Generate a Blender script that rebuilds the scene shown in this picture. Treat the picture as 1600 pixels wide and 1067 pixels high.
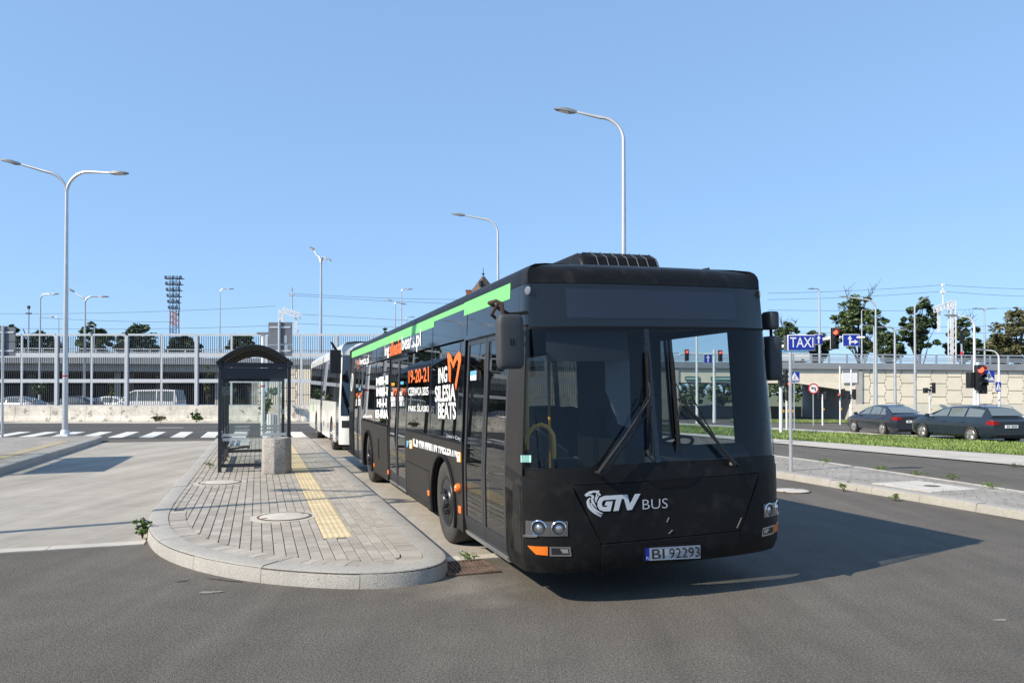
import bpy, bmesh, math, random
import numpy as np
from mathutils import Vector, Matrix
rnd = random.Random(7)
R = math.radians
PI = math.pi
for _o in list(bpy.data.objects): bpy.data.objects.remove(_o)
SC = bpy.context.scene
COL = SC.collection

# ------------------------------------------------------------------ camera
F, CH, HZ, VP = 1150.0, 1.75, 613.0, 403.0          # focal (px of the 1600 wide photo), eye height, horizon row, vanishing column of the bus
PITCH = 0.7
cam = bpy.data.cameras.new('Camera'); camo = bpy.data.objects.new('Camera', cam); COL.objects.link(camo)
cam.sensor_fit = 'HORIZONTAL'; cam.sensor_width = 36.0; cam.lens = 36.0*F/1600
camo.location = (0, 0, CH); camo.rotation_euler = (R(90+PITCH), 0, 0)
cam.shift_y = (HZ-533.5-F*math.tan(R(PITCH)))/1600
cam.clip_end = 5000; cam.clip_start = 0.05
SC.camera = camo
SC.render.resolution_x = 1024; SC.render.resolution_y = 682

# ------------------------------------------------------------------ sky, sun, exposure
SUN_AZ = 29.0     # shadows run this many degrees from +X towards +Y
SUN_EL = 37.0
to_sun = Vector((-math.cos(R(SUN_AZ))*math.cos(R(SUN_EL)), -math.sin(R(SUN_AZ))*math.cos(R(SUN_EL)), math.sin(R(SUN_EL))))
W = bpy.data.worlds.new('World'); SC.world = W; W.use_nodes = True
nt = W.node_tree; bg = nt.nodes['Background']
sky = nt.nodes.new('ShaderNodeTexSky'); sky.sky_type = 'NISHITA'; sky.sun_disc = False
sky.sun_elevation = R(SUN_EL); sky.sun_rotation = math.atan2(to_sun.x, to_sun.y)
sky.air_density = 1.0; sky.dust_density = 0.0; sky.ozone_density = 6.0; sky.altitude = 1000
gam = nt.nodes.new('ShaderNodeGamma'); gam.inputs[1].default_value = .35                 # the phone's soft contrast over the whole sky
mulc = nt.nodes.new('ShaderNodeVectorMath'); mulc.operation = 'MULTIPLY'; mulc.inputs[1].default_value = (2.30, 3.16, 4.2)
nt.links.new(sky.outputs[0], gam.inputs[0]); nt.links.new(gam.outputs[0], mulc.inputs[0])
nt.links.new(mulc.outputs[0], bg.inputs[0]); bg.inputs[1].default_value = 0.10
sl = bpy.data.lights.new('Sun', 'SUN'); sl.energy = 5.0; sl.angle = R(0.5); sl.color = (1, 0.90, 0.74)
slo = bpy.data.objects.new('Sun', sl); COL.objects.link(slo)
slo.rotation_euler = (-to_sun).to_track_quat('-Z', 'Y').to_euler(); slo.location = (-20, -10, 30)
SC.view_settings.view_transform = 'Standard'; SC.view_settings.look = 'None'
SC.view_settings.exposure = 0.42; SC.view_settings.gamma = 1.0

# ------------------------------------------------------------------ coordinates
A = math.atan((800-VP)/F); SA, CA = math.sin(A), math.cos(A)
def TS(t, s, z=0.0): return Vector((CA*t-SA*s, SA*t+CA*s, z))       # across / along the bus lanes -> world
def smooth(u): u = min(1, max(0, u)); return u*u*(3-2*u)
def g(x, y):                                                            # ground height: the road on the right sinks towards the underpass
    t = CA*x+SA*y
    return smooth((t-17.5)/6)*max(-1.1, min(0, -.22-.0165*(y-30)))
def at(px, D, py=None, z=None):                                         # point at depth D seen at column px (and row py)
    x = (px-800)/F*D
    if py is not None: z = CH-(py-HZ)/F*D
    if z is None: z = g(x, D)
    return Vector((x, D, z))
def gp(px, py, z=None):                                                 # where the ray through a pixel meets the ground
    D = 3.0
    if z is not None: D = F*(CH-z)/(py-HZ)
    else:
        while D < 400 and CH-(py-HZ)/F*D > g((px-800)/F*D, D): D += .02
    return at(px, D, z=z)

def project(p):                                                         # world point -> photo pixel
    cp, sp = math.cos(R(PITCH)), math.sin(R(PITCH)); dz = p.z-CH
    zc = p.y*cp+dz*sp; yc = dz*cp-p.y*sp
    return 800+F*p.x/zc, HZ-F*math.tan(R(PITCH))-F*yc/zc

# ------------------------------------------------------------------ materials
MATS = {}
def _n(nt, t, **kw):
    n = nt.nodes.new(t)
    for k, v in kw.items(): setattr(n, k, v)
    return n
def mat(name, col, rough=.6, metal=0.0, var=0.0, vscale=3.0, bump=0.0, bscale=40.0, spec=.5, emit=None, estr=0, speck=None, sscale=120, srange=(.55,.75), island=0.0, objr=0.0, coat=0.0, streak=0.0):
    if name in MATS: return MATS[name]
    m = bpy.data.materials.new(name); m.use_nodes = True; nt = m.node_tree; b = nt.nodes['Principled BSDF']
    c = (*col, 1) if len(col) == 3 else col
    b.inputs['Base Color'].default_value = c; b.inputs['Roughness'].default_value = rough; b.inputs['Metallic'].default_value = metal
    b.inputs['Specular IOR Level'].default_value = spec; b.inputs['Coat Weight'].default_value = coat; b.inputs['Coat Roughness'].default_value = .03
    tc = _n(nt, 'ShaderNodeNewGeometry')
    cur = None
    def mul(cur, fac_socket, lo, hi):
        mr = _n(nt, 'ShaderNodeMapRange'); mr.inputs[3].default_value = lo; mr.inputs[4].default_value = hi
        nt.links.new(fac_socket, mr.inputs[0])
        mx = _n(nt, 'ShaderNodeVectorMath', operation='SCALE')
        if cur is None: mx.inputs[0].default_value = c[:3]
        else: nt.links.new(cur, mx.inputs[0])
        nt.links.new(mr.outputs[0], mx.inputs['Scale']); return mx.outputs[0]
    if var:
        for sc, k in ((vscale, 1.0), (vscale*7.3, .6)):
            nz = _n(nt, 'ShaderNodeTexNoise'); nz.inputs['Scale'].default_value = sc; nz.inputs['Detail'].default_value = 5; nz.inputs['Roughness'].default_value = .6
            nt.links.new(tc.outputs['Position'], nz.inputs['Vector'])
            mr0 = _n(nt, 'ShaderNodeMapRange'); mr0.inputs[1].default_value = .3; mr0.inputs[2].default_value = .7; nt.links.new(nz.outputs[0], mr0.inputs[0])
            cur = mul(cur, mr0.outputs[0], 1-var*k, 1+var*k)
    if streak:                                                  # marks drawn out along the driving direction
        mp = _n(nt, 'ShaderNodeMapping'); mp.inputs['Rotation'].default_value = (0, 0, -A); mp.inputs['Scale'].default_value = (2.2, .12, 1); nt.links.new(tc.outputs['Position'], mp.inputs[0])
        nz = _n(nt, 'ShaderNodeTexNoise'); nz.inputs['Scale'].default_value = 1.0; nz.inputs['Detail'].default_value = 6; nz.inputs['Roughness'].default_value = .65; nt.links.new(mp.outputs[0], nz.inputs['Vector'])
        mr0 = _n(nt, 'ShaderNodeMapRange'); mr0.inputs[1].default_value = .35; mr0.inputs[2].default_value = .65; nt.links.new(nz.outputs[0], mr0.inputs[0]); cur = mul(cur, mr0.outputs[0], 1-streak, 1+streak*.6)
        nz = _n(nt, 'ShaderNodeTexNoise'); nz.inputs['Scale'].default_value = .9; nz.inputs['Detail'].default_value = 8; nz.inputs['Roughness'].default_value = .7; nt.links.new(tc.outputs['Position'], nz.inputs['Vector'])
        mr0 = _n(nt, 'ShaderNodeMapRange'); mr0.inputs[1].default_value = .60; mr0.inputs[2].default_value = .72; nt.links.new(nz.outputs[0], mr0.inputs[0]); cur = mul(cur, mr0.outputs[0], 1, 1-streak*1.1)
    if island: cur = mul(cur, tc.outputs['Random Per Island'], 1-island, 1+island)
    if objr:
        oi = _n(nt, 'ShaderNodeObjectInfo'); cur = mul(cur, oi.outputs['Random'], 1-objr, 1+objr)
    if speck:
        nz = _n(nt, 'ShaderNodeTexNoise'); nz.inputs['Scale'].default_value = sscale; nz.inputs['Detail'].default_value = 2
        nt.links.new(tc.outputs['Position'], nz.inputs['Vector'])
        mr0 = _n(nt, 'ShaderNodeMapRange'); mr0.inputs[1].default_value = srange[0]; mr0.inputs[2].default_value = srange[1]; nt.links.new(nz.outputs[0], mr0.inputs[0])
        mx = _n(nt, 'ShaderNodeMix', data_type='RGBA'); nt.links.new(mr0.outputs[0], mx.inputs[0])
        if cur is None: mx.inputs[6].default_value = c
        else: nt.links.new(cur, mx.inputs[6])
        mx.inputs[7].default_value = (*speck, 1); cur = mx.outputs[2]
    if cur is not None: nt.links.new(cur, b.inputs['Base Color'])
    if bump:
        nz = _n(nt, 'ShaderNodeTexNoise'); nz.inputs['Scale'].default_value = bscale; nz.inputs['Detail'].default_value = 4
        nt.links.new(tc.outputs['Position'], nz.inputs['Vector'])
        bp = _n(nt, 'ShaderNodeBump'); bp.inputs['Strength'].default_value = bump; bp.inputs['Distance'].default_value = .02
        nt.links.new(nz.outputs[0], bp.inputs['Height']); nt.links.new(bp.outputs[0], b.inputs['Normal'])
    if emit: b.inputs['Emission Color'].default_value = (*emit, 1); b.inputs['Emission Strength'].default_value = estr
    MATS[name] = m; return m
def glass(name, tint, refl=1.0, rough=0.0, f0=.07):
    if name in MATS: return MATS[name]
    m = bpy.data.materials.new(name); m.use_nodes = True; nt = m.node_tree; nt.nodes.remove(nt.nodes['Principled BSDF'])
    out = nt.nodes['Material Output']
    tr = _n(nt, 'ShaderNodeBsdfTransparent'); tr.inputs[0].default_value = (*tint, 1)
    gl = _n(nt, 'ShaderNodeBsdfGlossy'); gl.inputs['Roughness'].default_value = rough; gl.inputs[0].default_value = (refl, refl, refl, 1)
    ge = _n(nt, 'ShaderNodeNewGeometry'); dt = _n(nt, 'ShaderNodeVectorMath', operation='DOT_PRODUCT')
    nt.links.new(ge.outputs['Incoming'], dt.inputs[0]); nt.links.new(ge.outputs['Normal'], dt.inputs[1])
    ab = _n(nt, 'ShaderNodeMath', operation='ABSOLUTE'); nt.links.new(dt.outputs['Value'], ab.inputs[0])
    om = _n(nt, 'ShaderNodeMath', operation='SUBTRACT'); om.inputs[0].default_value = 1; nt.links.new(ab.outputs[0], om.inputs[1])
    pw = _n(nt, 'ShaderNodeMath', operation='POWER'); pw.inputs[1].default_value = 5; nt.links.new(om.outputs[0], pw.inputs[0])
    ma = _n(nt, 'ShaderNodeMath', operation='MULTIPLY_ADD'); ma.inputs[1].default_value = 1-f0; ma.inputs[2].default_value = f0; nt.links.new(pw.outputs[0], ma.inputs[0])
    mx = _n(nt, 'ShaderNodeMixShader')
    nt.links.new(ma.outputs[0], mx.inputs[0]); nt.links.new(tr.outputs[0], mx.inputs[1]); nt.links.new(gl.outputs[0], mx.inputs[2]); nt.links.new(mx.outputs[0], out.inputs[0])
    MATS[name] = m; return m
def mat_asphalt(name, base, k=1.0):
    m = mat(name, base, rough=.88, var=.13, vscale=.35, bump=.6, bscale=120, spec=.25, streak=.13)
    nt = m.node_tree; b = nt.nodes['Principled BSDF']; src = b.inputs['Base Color'].links[0].from_socket; ge = _n(nt, 'ShaderNodeNewGeometry')
    for sc, lo, hi, a_, c_ in ((55, .36, .64, .62, 1.42), (150, .35, .65, .55, 1.5)):        # stones of two sizes
        vo = _n(nt, 'ShaderNodeTexNoise'); vo.inputs['Scale'].default_value = sc; vo.inputs['Detail'].default_value = 3; vo.inputs['Roughness'].default_value = .75; nt.links.new(ge.outputs['Position'], vo.inputs['Vector'])
        mr = _n(nt, 'ShaderNodeMapRange'); mr.inputs[1].default_value = lo; mr.inputs[2].default_value = hi; mr.inputs[3].default_value = a_; mr.inputs[4].default_value = c_; nt.links.new(vo.outputs[0], mr.inputs[0])
        vm = _n(nt, 'ShaderNodeVectorMath', operation='SCALE'); nt.links.new(src, vm.inputs[0]); nt.links.new(mr.outputs[0], vm.inputs['Scale']); src = vm.outputs[0]
    if name == 'asphalt':                                                                     # sand washed out of the joints by the island nose
        c_ = TS(1.75, 6.45); di = _n(nt, 'ShaderNodeVectorMath', operation='DISTANCE'); nt.links.new(ge.outputs['Position'], di.inputs[0]); di.inputs[1].default_value = (c_.x, c_.y, 0)
        nz = _n(nt, 'ShaderNodeTexNoise'); nz.inputs['Scale'].default_value = 3.2; nz.inputs['Detail'].default_value = 6; nt.links.new(ge.outputs['Position'], nz.inputs['Vector'])
        ad = _n(nt, 'ShaderNodeMath', operation='MULTIPLY_ADD'); ad.inputs[1].default_value = 1.3; nt.links.new(nz.outputs[0], ad.inputs[0]); nt.links.new(di.outputs['Value'], ad.inputs[2])
        mr = _n(nt, 'ShaderNodeMapRange'); mr.inputs[1].default_value = .75; mr.inputs[2].default_value = 1.35; mr.inputs[3].default_value = 1.55; mr.inputs[4].default_value = 1.0; nt.links.new(ad.outputs[0], mr.inputs[0])
        vm = _n(nt, 'ShaderNodeVectorMath', operation='SCALE'); nt.links.new(src, vm.inputs[0]); nt.links.new(mr.outputs[0], vm.inputs['Scale']); src = vm.outputs[0]
    nt.links.new(src, b.inputs['Base Color']); return m

# ------------------------------------------------------------------ mesh building
class MB:
    def __init__(s): s.v = []; s.f = []
    def add(s, vs, fs):
        o = len(s.v); s.v += [tuple(p) for p in vs]; s.f += [tuple(o+i for i in q) for q in fs]; return s
    def box(s, x0, x1, y0, y1, z0, z1):
        return s.add([(x0,y0,z0),(x1,y0,z0),(x1,y1,z0),(x0,y1,z0),(x0,y0,z1),(x1,y0,z1),(x1,y1,z1),(x0,y1,z1)],
                     [(0,3,2,1),(4,5,6,7),(0,1,5,4),(1,2,6,5),(2,3,7,6),(3,0,4,7)])
    def obox(s, c, size, M=None, rz=0.0):
        if M is None: M = Matrix.Rotation(rz, 3, 'Z')
        c = Vector(c); a, b, d = (k/2 for k in size)
        vs = [c+M@Vector((x, y, z)) for z in (-d, d) for (x, y) in ((-a,-b),(a,-b),(a,b),(-a,b))]
        return s.add(vs, [(0,3,2,1),(4,5,6,7),(0,1,5,4),(1,2,6,5),(2,3,7,6),(3,0,4,7)])
    def beam(s, p, q, w, h=None):
        p, q = Vector(p), Vector(q); h = h or w; d = q-p; L = d.length
        M = d.to_track_quat('X', 'Z').to_matrix()
        return s.obox((p+q)/2, (L, w, h), M)
    def tube(s, pts, r, n=8, cap=True):
        pts = [Vector(p) for p in pts]; k = len(pts)
        rs = r if isinstance(r, (list, tuple)) else [r]*k
        up = None; vs = []
        for i, p in enumerate(pts):
            d = (pts[min(i+1, k-1)]-pts[max(i-1, 0)]).normalized()
            if up is None:
                up = Vector((0, 0, 1)) if abs(d.z) < .9 else Vector((1, 0, 0))
            a = d.cross(up); a.normalize(); b = a.cross(d); up = b
            for j in range(n):
                th = 2*PI*j/n; vs.append(p+(a*math.cos(th)+b*math.sin(th))*rs[i])
        fs = [(i*n+j, i*n+(j+1) % n, (i+1)*n+(j+1) % n, (i+1)*n+j) for i in range(k-1) for j in range(n)]
        if cap: fs += [tuple(range(n-1, -1, -1)), tuple((k-1)*n+j for j in range(n))]
        return s.add(vs, fs)
    def prism(s, poly, ext):                       # poly: 3D points in a plane, ext: extrusion vector
        n = len(poly); ext = Vector(ext); vs = [Vector(p) for p in poly]; vs += [p+ext for p in vs[:n]]
        fs = [tuple(range(n-1, -1, -1)), tuple(range(n, 2*n))]+[(i, (i+1) % n, n+(i+1) % n, n+i) for i in range(n)]
        return s.add(vs, fs)
    def lathe(s, prof, c, axis=(0,0,1), n=24, close=False):       # prof: [(r, h)] about axis through c
        ax = Vector(axis).normalized(); q = ax.to_track_quat('Z', 'Y').to_matrix(); c = Vector(c); vs = []
        k = len(prof)
        for (r, h) in prof:
            for j in range(n): vs.append(c+q@Vector((r*math.cos(2*PI*j/n), r*math.sin(2*PI*j/n), h)))
        m = k if close else k-1
        fs = [(i*n+j, i*n+(j+1) % n, ((i+1) % k)*n+(j+1) % n, ((i+1) % k)*n+j) for i in range(m) for j in range(n)]
        if not close: fs += [tuple(range(n-1, -1, -1)), tuple((k-1)*n+j for j in range(n))]
        return s.add(vs, fs)
    def cyl(s, p, q, r, n=12): return s.tube([p, q], r, n)
    def grid(s, P):                                # P: 2D list of points
        a, b = len(P), len(P[0]); vs = [p for row in P for p in row]
        return s.add(vs, [(i*b+j, i*b+j+1, (i+1)*b+j+1, (i+1)*b+j) for i in range(a-1) for j in range(b-1)])
    def slab(s, Po, Pi):                           # closed slab between two grids
        a, b = len(Po), len(Po[0]); o = a*b
        vs = [p for row in Po for p in row]+[p for row in Pi for p in row]
        fs = [(i*b+j, i*b+j+1, (i+1)*b+j+1, (i+1)*b+j) for i in range(a-1) for j in range(b-1)]
        fs += [(o+i*b+j, o+(i+1)*b+j, o+(i+1)*b+j+1, o+i*b+j+1) for i in range(a-1) for j in range(b-1)]
        ring = [j for j in range(b)]+[i*b+b-1 for i in range(1, a)]+[(a-1)*b+j for j in range(b-2, -1, -1)]+[i*b for i in range(a-2, 0, -1)]
        n = len(ring); fs += [(ring[i], o+ring[i], o+ring[(i+1) % n], ring[(i+1) % n]) for i in range(n)]
        return s.add(vs, fs)
    def mesh(s, name, m, smooth_=False, fix=True):
        me = bpy.data.meshes.new(name); me.from_pydata(s.v, [], s.f)
        if fix:
            bm = bmesh.new(); bm.from_mesh(me); bmesh.ops.recalc_face_normals(bm, faces=bm.faces); bm.to_mesh(me); bm.free()
        if m is not None: me.materials.append(m)
        if smooth_:
            me.polygons.foreach_set('use_smooth', [True]*len(me.polygons)); me.set_sharp_from_angle(angle=R(38))
        me.update(); return me
    def build(s, name, m, parent=None, smooth_=True, bevel=0, fix=True, seg=2, label=None):
        o = bpy.data.objects.new(name, s.mesh(name, m, smooth_, fix)); COL.objects.link(o)
        if parent is not None: o.parent = parent
        if bevel:
            b = o.modifiers.new('Bevel', 'BEVEL'); b.width = bevel; b.segments = seg; b.limit_method = 'ANGLE'; b.angle_limit = R(40)
        if label: o['label'] = label
        return o
def tag(o, label, cat, group=None, kind=None):
    o['label'] = label; o['category'] = cat
    if group: o['group'] = group
    if kind: o['kind'] = kind
    return o
def struct(o, label=None):
    o['kind'] = 'structure'
    if label: o['label'] = label
    return o
def thing(name, loc, rz, label, cat, group=None):
    o = bpy.data.objects.new(name, None); COL.objects.link(o); o.location = loc; o.rotation_euler = (0, 0, rz)
    o.empty_display_size = .2
    return tag(o, label, cat, group)
def inst(name, me, parent, loc=(0,0,0), rot=(0,0,0), scale=None):
    o = bpy.data.objects.new(name, me); COL.objects.link(o); o.parent = parent; o.location = loc; o.rotation_euler = rot
    if scale: o.scale = scale
    return o
def copy_tree(o, parent=None):
    c = o.copy(); COL.objects.link(c); c.parent = parent
    for ch in list(o.children): copy_tree(ch, c)
    return c
def text_pts(txt, offset=0.0, shear=0.0):
    cu = bpy.data.curves.new('txt', 'FONT'); cu.body = txt; cu.offset = offset; cu.shear = shear; cu.resolution_u = 3
    ob = bpy.data.objects.new('txt', cu); COL.objects.link(ob)
    dg = bpy.context.evaluated_depsgraph_get(); me = bpy.data.meshes.new_from_object(ob.evaluated_get(dg))
    v = np.array([tuple(p.co)[:2] for p in me.vertices]); f = [tuple(p.vertices) for p in me.polygons]
    bpy.data.objects.remove(ob); bpy.data.curves.remove(cu); bpy.data.meshes.remove(me)
    lo, hi = v.min(0), v.max(0); v = (v-lo)/(hi-lo)
    return v, f
def put_text(txt, fn, m, parent, name='lettering', offset=0.0, shear=0.0):     # fn(u, v) -> point
    v, f = text_pts(txt, offset, shear); mb = MB(); mb.add([fn(a, b) for a, b in v], f)
    return mb.build(name, m, parent, smooth_=False, fix=False)
def inside(poly, x, y):
    c = False; n = len(poly)
    for i in range(n):
        x1, y1 = poly[i]; x2, y2 = poly[(i+1) % n]
        if (y1 > y) != (y2 > y) and x < (x2-x1)*(y-y1)/(y2-y1)+x1: c = not c
    return c
def clip(sub, poly):                                # convex clip, poly counter-clockwise
    out = sub; n = len(poly)
    for i in range(n):
        a, b = poly[i], poly[(i+1) % n]; inp = out; out = []
        if not inp: return []
        def side(p): return (b[0]-a[0])*(p[1]-a[1])-(b[1]-a[1])*(p[0]-a[0])
        for k in range(len(inp)):
            p, q = inp[k-1], inp[k]; sp, sq = side(p), side(q)
            if (sp >= 0) != (sq >= 0):
                u = sp/(sp-sq); out.append((p[0]+u*(q[0]-p[0]), p[1]+u*(q[1]-p[1])))
            if sq >= 0: out.append(q)
    return out

M_ASPH = mat_asphalt('asphalt', (.122, .110, .095))
M_ASPH2 = mat_asphalt('asphalt_dark', (.085, .084, .082))
M_CONC = mat('lane_concrete', (.36, .33, .287), rough=.9, streak=.16, var=.12, vscale=.5, bump=.12, bscale=60, spec=.2)
M_STRIP = mat('pale_concrete', (.46, .43, .38), rough=.9, var=.12, vscale=1.2, bump=.15, bscale=50, spec=.2)
M_GRAN = mat('granite', (.365, .345, .31), rough=.75, var=.10, vscale=2.0, bump=.35, bscale=70, speck=(.2, .19, .18), sscale=110, srange=(.52, .68))
M_PAVO = mat('paver', (.36, .33, .29), rough=.9, var=.12, vscale=3, bump=.2, bscale=120, objr=.13, spec=.2)
M_PAVI = mat('paver_field', (.36, .33, .29), rough=.9, var=.12, vscale=3, bump=.2, bscale=120, island=.13, spec=.2)
M_JOINT = mat('joint_sand', (.09, .08, .07), rough=1, var=.2, vscale=8)
M_YEL = mat('tactile_yellow', (.56, .46, .29), rough=.85, var=.12, vscale=4, bump=.1, bscale=90, objr=.06)
M_WHITEP = mat('road_paint', (.62, .60, .55), rough=.8, var=.12, vscale=5)
M_GALV = mat('galvanised', (.55, .56, .57), rough=.42, metal=.6, var=.08, vscale=4)
M_LAMPHEAD = mat('lamp_grey', (.16, .17, .19), rough=.5, var=.05)
M_WHITEM = mat('white_metal', (.72, .73, .73), rough=.4, var=.04)
M_BLACKM = mat('black_metal', (.022, .024, .03), rough=.45)
M_NAVY = mat('shelter_frame', (.018, .021, .032), rough=.38, var=.1)
M_BLKP = mat('black_plastic', (.012, .012, .013), rough=.55, var=.1, vscale=20)
M_LENSC = mat('lamp_lens', (.5, .5, .52), rough=.15)
M_GREYB = mat('sign_back', (.12, .135, .16), rough=.5, var=.08)
M_BLUE = mat('sign_blue', (.012, .035, .36), rough=.35)
M_WHITE = mat('print_white', (.8, .8, .8), rough=.5)
M_BLK = mat('print_black', (.012, .012, .012), rough=.5)
M_RED = mat('print_red', (.55, .02, .02), rough=.4)
M_ORANGE = mat('print_orange', (.85, .16, .02), rough=.5)
M_GREEN = mat('print_green', (.19, .62, .19), rough=.5)
M_BRIDGE = mat('bridge_concrete', (.42, .40, .36), rough=.9, var=.10, vscale=.6, bump=.1, bscale=20)
M_BEIGE = mat('wall_panel', (.78, .70, .56), rough=.9, var=.06, vscale=1.0, objr=.07)
M_EDGE = mat('edge_beam', (.24, .26, .29), rough=.8, var=.08, vscale=.8)
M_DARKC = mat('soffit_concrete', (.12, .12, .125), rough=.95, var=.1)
M_BARR = mat('barrier_concrete', (.60, .555, .48), rough=.95, var=.22, vscale=1.6, bump=.3, bscale=14, speck=(.30, .28, .25), sscale=2.6, srange=(.58, .66))
M_BARK = mat('bark', (.07, .055, .04), rough=.95, var=.3, vscale=4)
# ------------------------------------------------------------------ ground
xs = [-1500, -600, -250, -130]+list(range(-90, 121, 1))+[160, 300, 700, 1500]
ys = [-400, -120]+list(range(-40, 131, 1))+[170, 300, 700, 1600]
M_EARTH = mat('verge_earth', (.10, .115, .05), rough=1, var=.3, vscale=.3)
mb = MB(); mb.grid([[(x, y, g(x, y)-.03) for y in ys] for x in xs]); gnd = struct(mb.build('ground', M_EARTH, fix=False), 'open ground reaching out behind the viaduct')
xs2 = [x for x in range(-90, 121)]; ys2 = [y for y in range(-40, 110)]
mb = MB(); mb.grid([[(x, y, g(x, y)) for y in ys2] for x in xs2]); yard = struct(mb.build('road', M_ASPH, fix=False), 'worn grey asphalt of the bus yard and the roads around it')
mb = MB(); mb.box(-60, 2.5, 27.9, 42.0, .0, .013); xroad = struct(mb.build('cross_road', M_ASPH2), 'dark asphalt road across the far end of the bus lanes')
mb = MB(); mb.box(-60, 2.5, 41.4, 43.6, .004, .03); struct(mb.build('shoulder', M_STRIP), 'pale dusty shoulder along the concrete barriers')
# zebra crossing: stripes lie along the bus lanes
zp = []
for k in range(-9, 18):
    x0 = -14.37+k*1.19
    if x0 > -2.5: break
    p = [(x0, 28.35), (x0+.56, 28.35), (x0+.56-4.1*SA/CA, 32.45), (x0-4.1*SA/CA, 32.45)]
    mb = MB(); mb.prism([(x, y, .013) for x, y in p], (0, 0, .005)); mb.build('zebra_stripe', M_WHITEP, xroad, smooth_=False)
mb = MB(); mb.box(-17.5, -16.2, 36.2, 36.4, .013, .018); mb.build('lane_dash', M_WHITEP, xroad, smooth_=False)
# concrete lanes made of slabs
def lane(name, t0, t1, ss, label):
    root = None
    mbb = MB(); mbb.prism([TS(t0, ss[0], 0.0), TS(t1, ss[0], 0), TS(t1, ss[-1], 0), TS(t0, ss[-1], 0)], (0, 0, .004)); root = struct(mbb.build(name, M_JOINT, smooth_=False), label)
    for a, b in zip(ss[:-1], ss[1:]):
        m2 = MB(); m2.prism([TS(t0, a+.006, 0.001), TS(t1, a+.006, .001), TS(t1, b-.006, .001), TS(t0, b-.006, .001)], (0, 0, .0085)); m2.build('concrete_slab', M_CONC, root, smooth_=False)
lane('bus_lane', -5.15, -1.25, [9.62, 14.2, 19.2, 24.2, 28.7], 'pale concrete lane left of the paved boarding island')
lane('bus_bay', 1.6, 4.9, [7.62, 10.3, 13.3, 17, 21, 25, 29, 33], 'pale concrete bay beneath the parked buses')
mb = MB()
for k in range(4): mb.prism([TS(-5.15+k*.98+.004, 9.40, .0), TS(-5.15+(k+1)*.98-.004, 9.40, 0), TS(-5.15+(k+1)*.98-.004, 9.61, 0), TS(-5.15+k*.98+.004, 9.61, 0)], (0, 0, .012))
mb.build('edging', M_STRIP, yard, smooth_=False)
mb = MB()
for k in range(3): mb.prism([TS(1.85+k*1.0+.004, 7.42, .0), TS(1.85+(k+1)*1.0-.004, 7.42, 0), TS(1.85+(k+1)*1.0-.004, 7.61, 0), TS(1.85+k*1.0+.004, 7.61, 0)], (0, 0, .012))
mb.build('edging', M_STRIP, yard, smooth_=False)

# ------------------------------------------------------------------ boarding island
def chaikin(p, n=3):
    for _ in range(n):
        q = [p[0]]
        for a, b in zip(p[:-1], p[1:]): q += [(.75*a[0]+.25*b[0], .75*a[1]+.25*b[1]), (.25*a[0]+.75*b[0], .25*a[1]+.75*b[1])]
        p = q+[p[-1]]
    return p
nose = [(-1.40, 27.6), (-1.40, 12.5), (-1.37, 10.6), (-1.22, 9.5), (-.98, 8.6), (-.58, 7.85), (-.08, 7.24), (.42, 6.86), (.85, 6.64), (1.25, 6.57), (1.62, 6.70), (1.80, 7.05), (1.818, 7.6), (1.75, 27.6)]
outer = chaikin(nose, 3)
def offs(p, d):
    out = []
    for i in range(len(p)):
        a, b = p[max(i-1, 0)], p[min(i+1, len(p)-1)]; dx, dy = b[0]-a[0], b[1]-a[1]; L = math.hypot(dx, dy) or 1
        out.append((p[i][0]-dy/L*d, p[i][1]+dx/L*d))
    return out
KH = .15
def resample(p, step):
    out = [p[0]]; acc = 0
    for a, b in zip(p[:-1], p[1:]):
        L = math.hypot(b[0]-a[0], b[1]-a[1]); d = step-acc
        while d <= L:
            out.append((a[0]+(b[0]-a[0])*d/L, a[1]+(b[1]-a[1])*d/L)); d += step
        acc = L-(d-step)
    return out+[p[-1]]
fine = resample(outer, .09)
isl = None
inn = offs(outer, .25)
mb = MB(); mb.prism([TS(a, b, .02) for a, b in offs(outer, .02)], (0, 0, KH-.035)); isl = struct(mb.build('pavement', M_JOINT, smooth_=False), 'paved boarding island with rounded nose and granite kerb')
def kerb_run(fine, h, w, parent, stone=1.0, step=.09, m=M_GRAN, rad=.035):
    n = max(2, int(round(stone/step))); i = 0; k = 0
    while i < len(fine)-1:
        j = min(i+n, len(fine)-1)
        seg = fine[i:j+1]
        if len(seg) > 1:
            d0 = math.hypot(seg[1][0]-seg[0][0], seg[1][1]-seg[0][1]) or 1; gp_ = .006
            seg = [(seg[0][0]+(seg[1][0]-seg[0][0])*gp_/d0, seg[0][1]+(seg[1][1]-seg[0][1])*gp_/d0)]+seg[1:]
            dz = rnd.uniform(-.004, .004)
            prof = [(0.0, -.05), (0.015, h-rad), (.015+rad*.3, h-rad*.3), (.015+rad, h), (w, h), (w, -.05)]
            rows = [[TS(a, b, z+(dz if z > 0 else 0)) for a, b in offs(seg, o_)] for o_, z in prof]
            mb = MB(); nn = len(seg); vs = [p for r in rows for p in r]; K = len(prof)
            fs = [(r*nn+c, r*nn+c+1, ((r+1) % K)*nn+c+1, ((r+1) % K)*nn+c) for r in range(K) for c in range(nn-1)]
            fs += [tuple(r*nn for r in range(K)), tuple(r*nn+nn-1 for r in range(K-1, -1, -1))]
            mb.add(vs, fs); o = mb.build('kerb_stone', m, parent)
        i = j; k += 1
kerb_run(fine, KH, .25, isl)
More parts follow.
